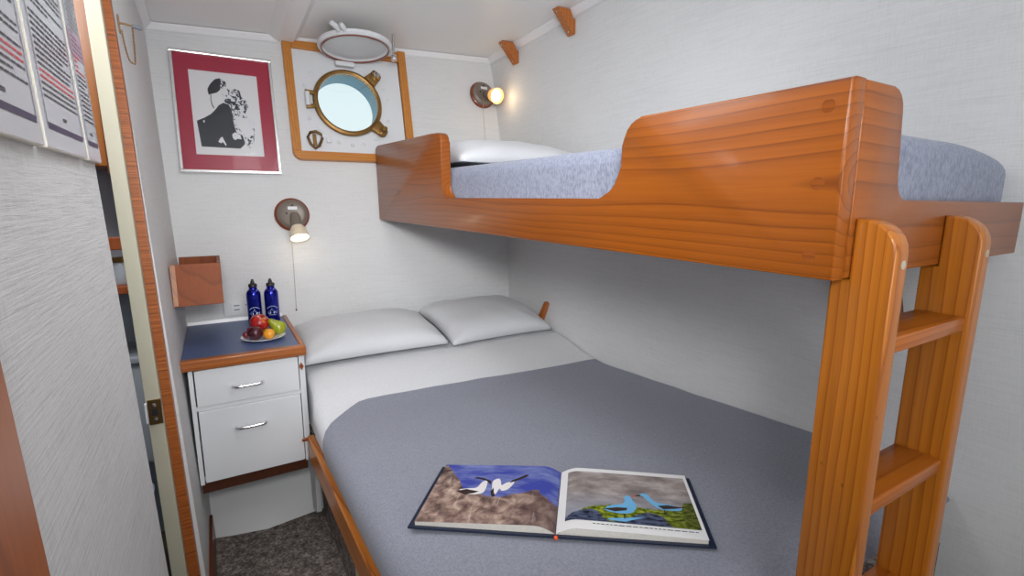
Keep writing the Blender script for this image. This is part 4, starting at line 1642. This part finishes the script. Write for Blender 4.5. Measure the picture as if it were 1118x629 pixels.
g_lab = ['small red grape at the outer edge of the fruit plate beyond the plum', 'red grape resting between the plum and the apple', 'yellow-green grape peeping out between apricot and apple']
for (gx, gy, gz), lab, mm in zip(((0.069, 2.112, fz + .019), (0.085, 2.122, fz + .031), (0.141, 2.112, fz + .020)), g_lab, (gm, gm, pm)):
    fruit('grape', sph(.0135, 1.0), (gx, gy, gz), I3, mm, lab, 'fruit', None, 'grapes on the fruit plate')

# ------------------------------------------------------------------ brackets, hook
for yw, lab in ((2.40, 'wooden corner wedge under the ceiling, nearer the amber reading lamp'), (1.925, 'wooden corner wedge under the ceiling, farther from the amber reading lamp')):
    zc_ = zceil(1.42, yw) - .003
    xw = xr(yw) - .0015
    br = empty('corner_bracket', (1.44, yw + .02, zc_ - .09), lab, 'bracket', 'wooden wedges under the ceiling')
    pts = [(xw - .100, zc_ - .002), (xw - .092, zc_ - .0005), (xw - .030, zc_), (xw - .012, zc_ - .034), (xw, zc_ - .036), (xw, zc_ - .098), (xw - .010, zc_ - .102)]
    build('wedge', pr(pts, 'Y', yw, yw + .042, .0015), 'block', br)
    bm = bmesh.new()
    bm.free()
    for t in (.12, .86):
        bm = bmesh.new()
        c = Vector((xw - .100 + .090 * t, yw + .021, zc_ - .002 - .100 * t))
        ball(bm, c + Vector((-.0012, 0, -.0012)), .0035, u=10, v=6)
        build('screw', bm, 'chrome', br, True)
br = build('bed_bracket', pr([(2.135, .70), (2.178, .70), (2.105, .815), (2.085, .806)], 'X', xr(2.1) - .024, xr(2.1) - .002, .002), 'block', None)
tag(br, 'short slanted wooden block on the bulkhead behind the corner pillow', 'bracket')

xh = xl(1.79)
hk = empty('door_hook', (xh, 1.72, 1.79), 'small rusty door hook with a hanging chain on the left wall', 'hook')
build('hook_plate', bx(xh + .0008, xh + .0035, 1.712, 1.728, 1.768, 1.812, .001), 'rust', hk)
bm = bmesh.new()
tube(bm, [(xh + .0035, 1.72, 1.792), (xh + .012, 1.72, 1.792), (xh + .032, 1.72, 1.789)], .0026, 10)
build('hook_arm', bm, 'rust', hk, True)
bm = bmesh.new()
tube(bm, [(xh + .030, 1.72, 1.789), (xh + .050, 1.72, 1.786)], .0052, 12)
build('rubber_tip', bm, plain('grey_rubber', srgb(120, 128, 138), .6), hk, True)
bm = bmesh.new()
N = 46
pa, pb = Vector((xh + .006, 1.720, 1.774)), Vector((xh + .030, 1.718, 1.786))
cpts = []
for k in range(401):
    t = k / 400
    p = pa.lerp(pb, t)
    p.z -= .096 * (1 - (2 * t - 1) ** 4) * (.75 + .25 * t)
    p.x += .004 * math.sin(t * PI)
    cpts.append(p)
acc = [0]
for a_, b_ in zip(cpts, cpts[1:]):
    acc.append(acc[-1] + (b_ - a_).length)
for k in range(N):
    d_ = acc[-1] * k / (N - 1)
    q_ = min(range(401), key=lambda m_: abs(acc[m_] - d_))
    p = cpts[q_]
    tg = (cpts[min(q_ + 2, 400)] - cpts[max(q_ - 2, 0)]).normalized()
    sd = Vector((0, 1, 0)) if k % 2 else tg.cross(Vector((0, 1, 0))).normalized()
    tube(bm, [p + tg * (.0036 * math.sin(2 * PI * a / 8)) + sd * (.0018 * math.cos(2 * PI * a / 8)) for a in range(8)], .0008, 5, closed=True)
build('chain', bm, 'rust', hk, True)

# ------------------------------------------------------------------ notices on the near left panel
rng = random.Random(11)
signs = [(0.512, 0.724, 'framed safety notice of dense text, nearest the wooden door trim', 0.44), (0.735, 0.943, 'laminated safety notice with black and red text, between two others', 0.40), (0.953, 1.050, 'narrow safety notice at the free edge of the panel, pinkish band', 0.40)]
for y0_, y1_, lab, redat in signs:
    zb, zt_ = 1.402, 1.720
    out = .0095
    sg = empty('safety_notice', (xl(1.4) + .002, (y0_ + y1_) / 2, zb), lab, 'sign', 'safety notices on the near panel')

    def sp_(y, z, o=0.0):
        return Vector((xl(z) + out + o, y, z))
    build('board', left_slab(y0_, y1_, zb, zt_, .0085, out - .0006), 'signedge', sg)
    fc = build('sheet', left_slab(y0_ + .0012, y1_ - .001, zb + .001, zt_ - .001, .0004, out), 'sign', sg)

    def quads(rects, o):
        bm = bmesh.new()
        for a, b_, c, d in rects:
            bm.faces.new([bm.verts.new(sp_(y, z, o)) for y, z in ((a, c), (b_, c), (b_, d), (a, d))])
        return bm
    w = y1_ - y0_
    mg = .016 if w > .15 else .010
    b0, b1 = y0_ + mg, y1_ - mg * .8
    zb1 = zb + .026
    build('border', quads([(b0, b0 + .002, zb1, zt_ - .02), (b1 - .002, b1, zb1, zt_ - .02), (b0 + .004, b1 - .002, zb1 - .004, zb1 + .003), (b0 + .0021, b1 - .0021, zt_ - .022, zt_ - .02)], .0006), 'border', fc)
    dark, red = [], []
    z = zt_ - .035
    n = 0
    while z > zb1 + .030:
        y = b0 + .010
        end = b1 - .008 - (rng.uniform(0, .1 * w / .2) if rng.random() < .35 else 0)
        isred = zb1 + .048 < z < zb1 + .064
        if w < .15:
            isred = zb1 + .10 < z < zb1 + .125
        gap = rng.random() < .16 and not isred
        if not gap:
            while y < end:
                ww = min(rng.uniform(.006, .020), end - y)
                (red if isred else dark).append((y, y + ww, z - .0012, z + .0012))
                y += ww + .0025
        z -= .0068
    build('printed_text', quads(dark, .0007), 'text', fc)
    build('printed_footer', quads([((y0_ + y1_) / 2 - .008, (y0_ + y1_) / 2 + .008, zb1 + .012, zb1 + .016)], .0007), 'text', fc)
    if red:
        build('red_text', quads(red, .0007), 'textred', fc, label='red printed lines')
    if w < .15:
        build('pink_band', quads([(y0_ + .004, y1_ - .004, 1.55, 1.585)], .00055), plain('pink_print', srgb(176, 150, 168), .4), fc)
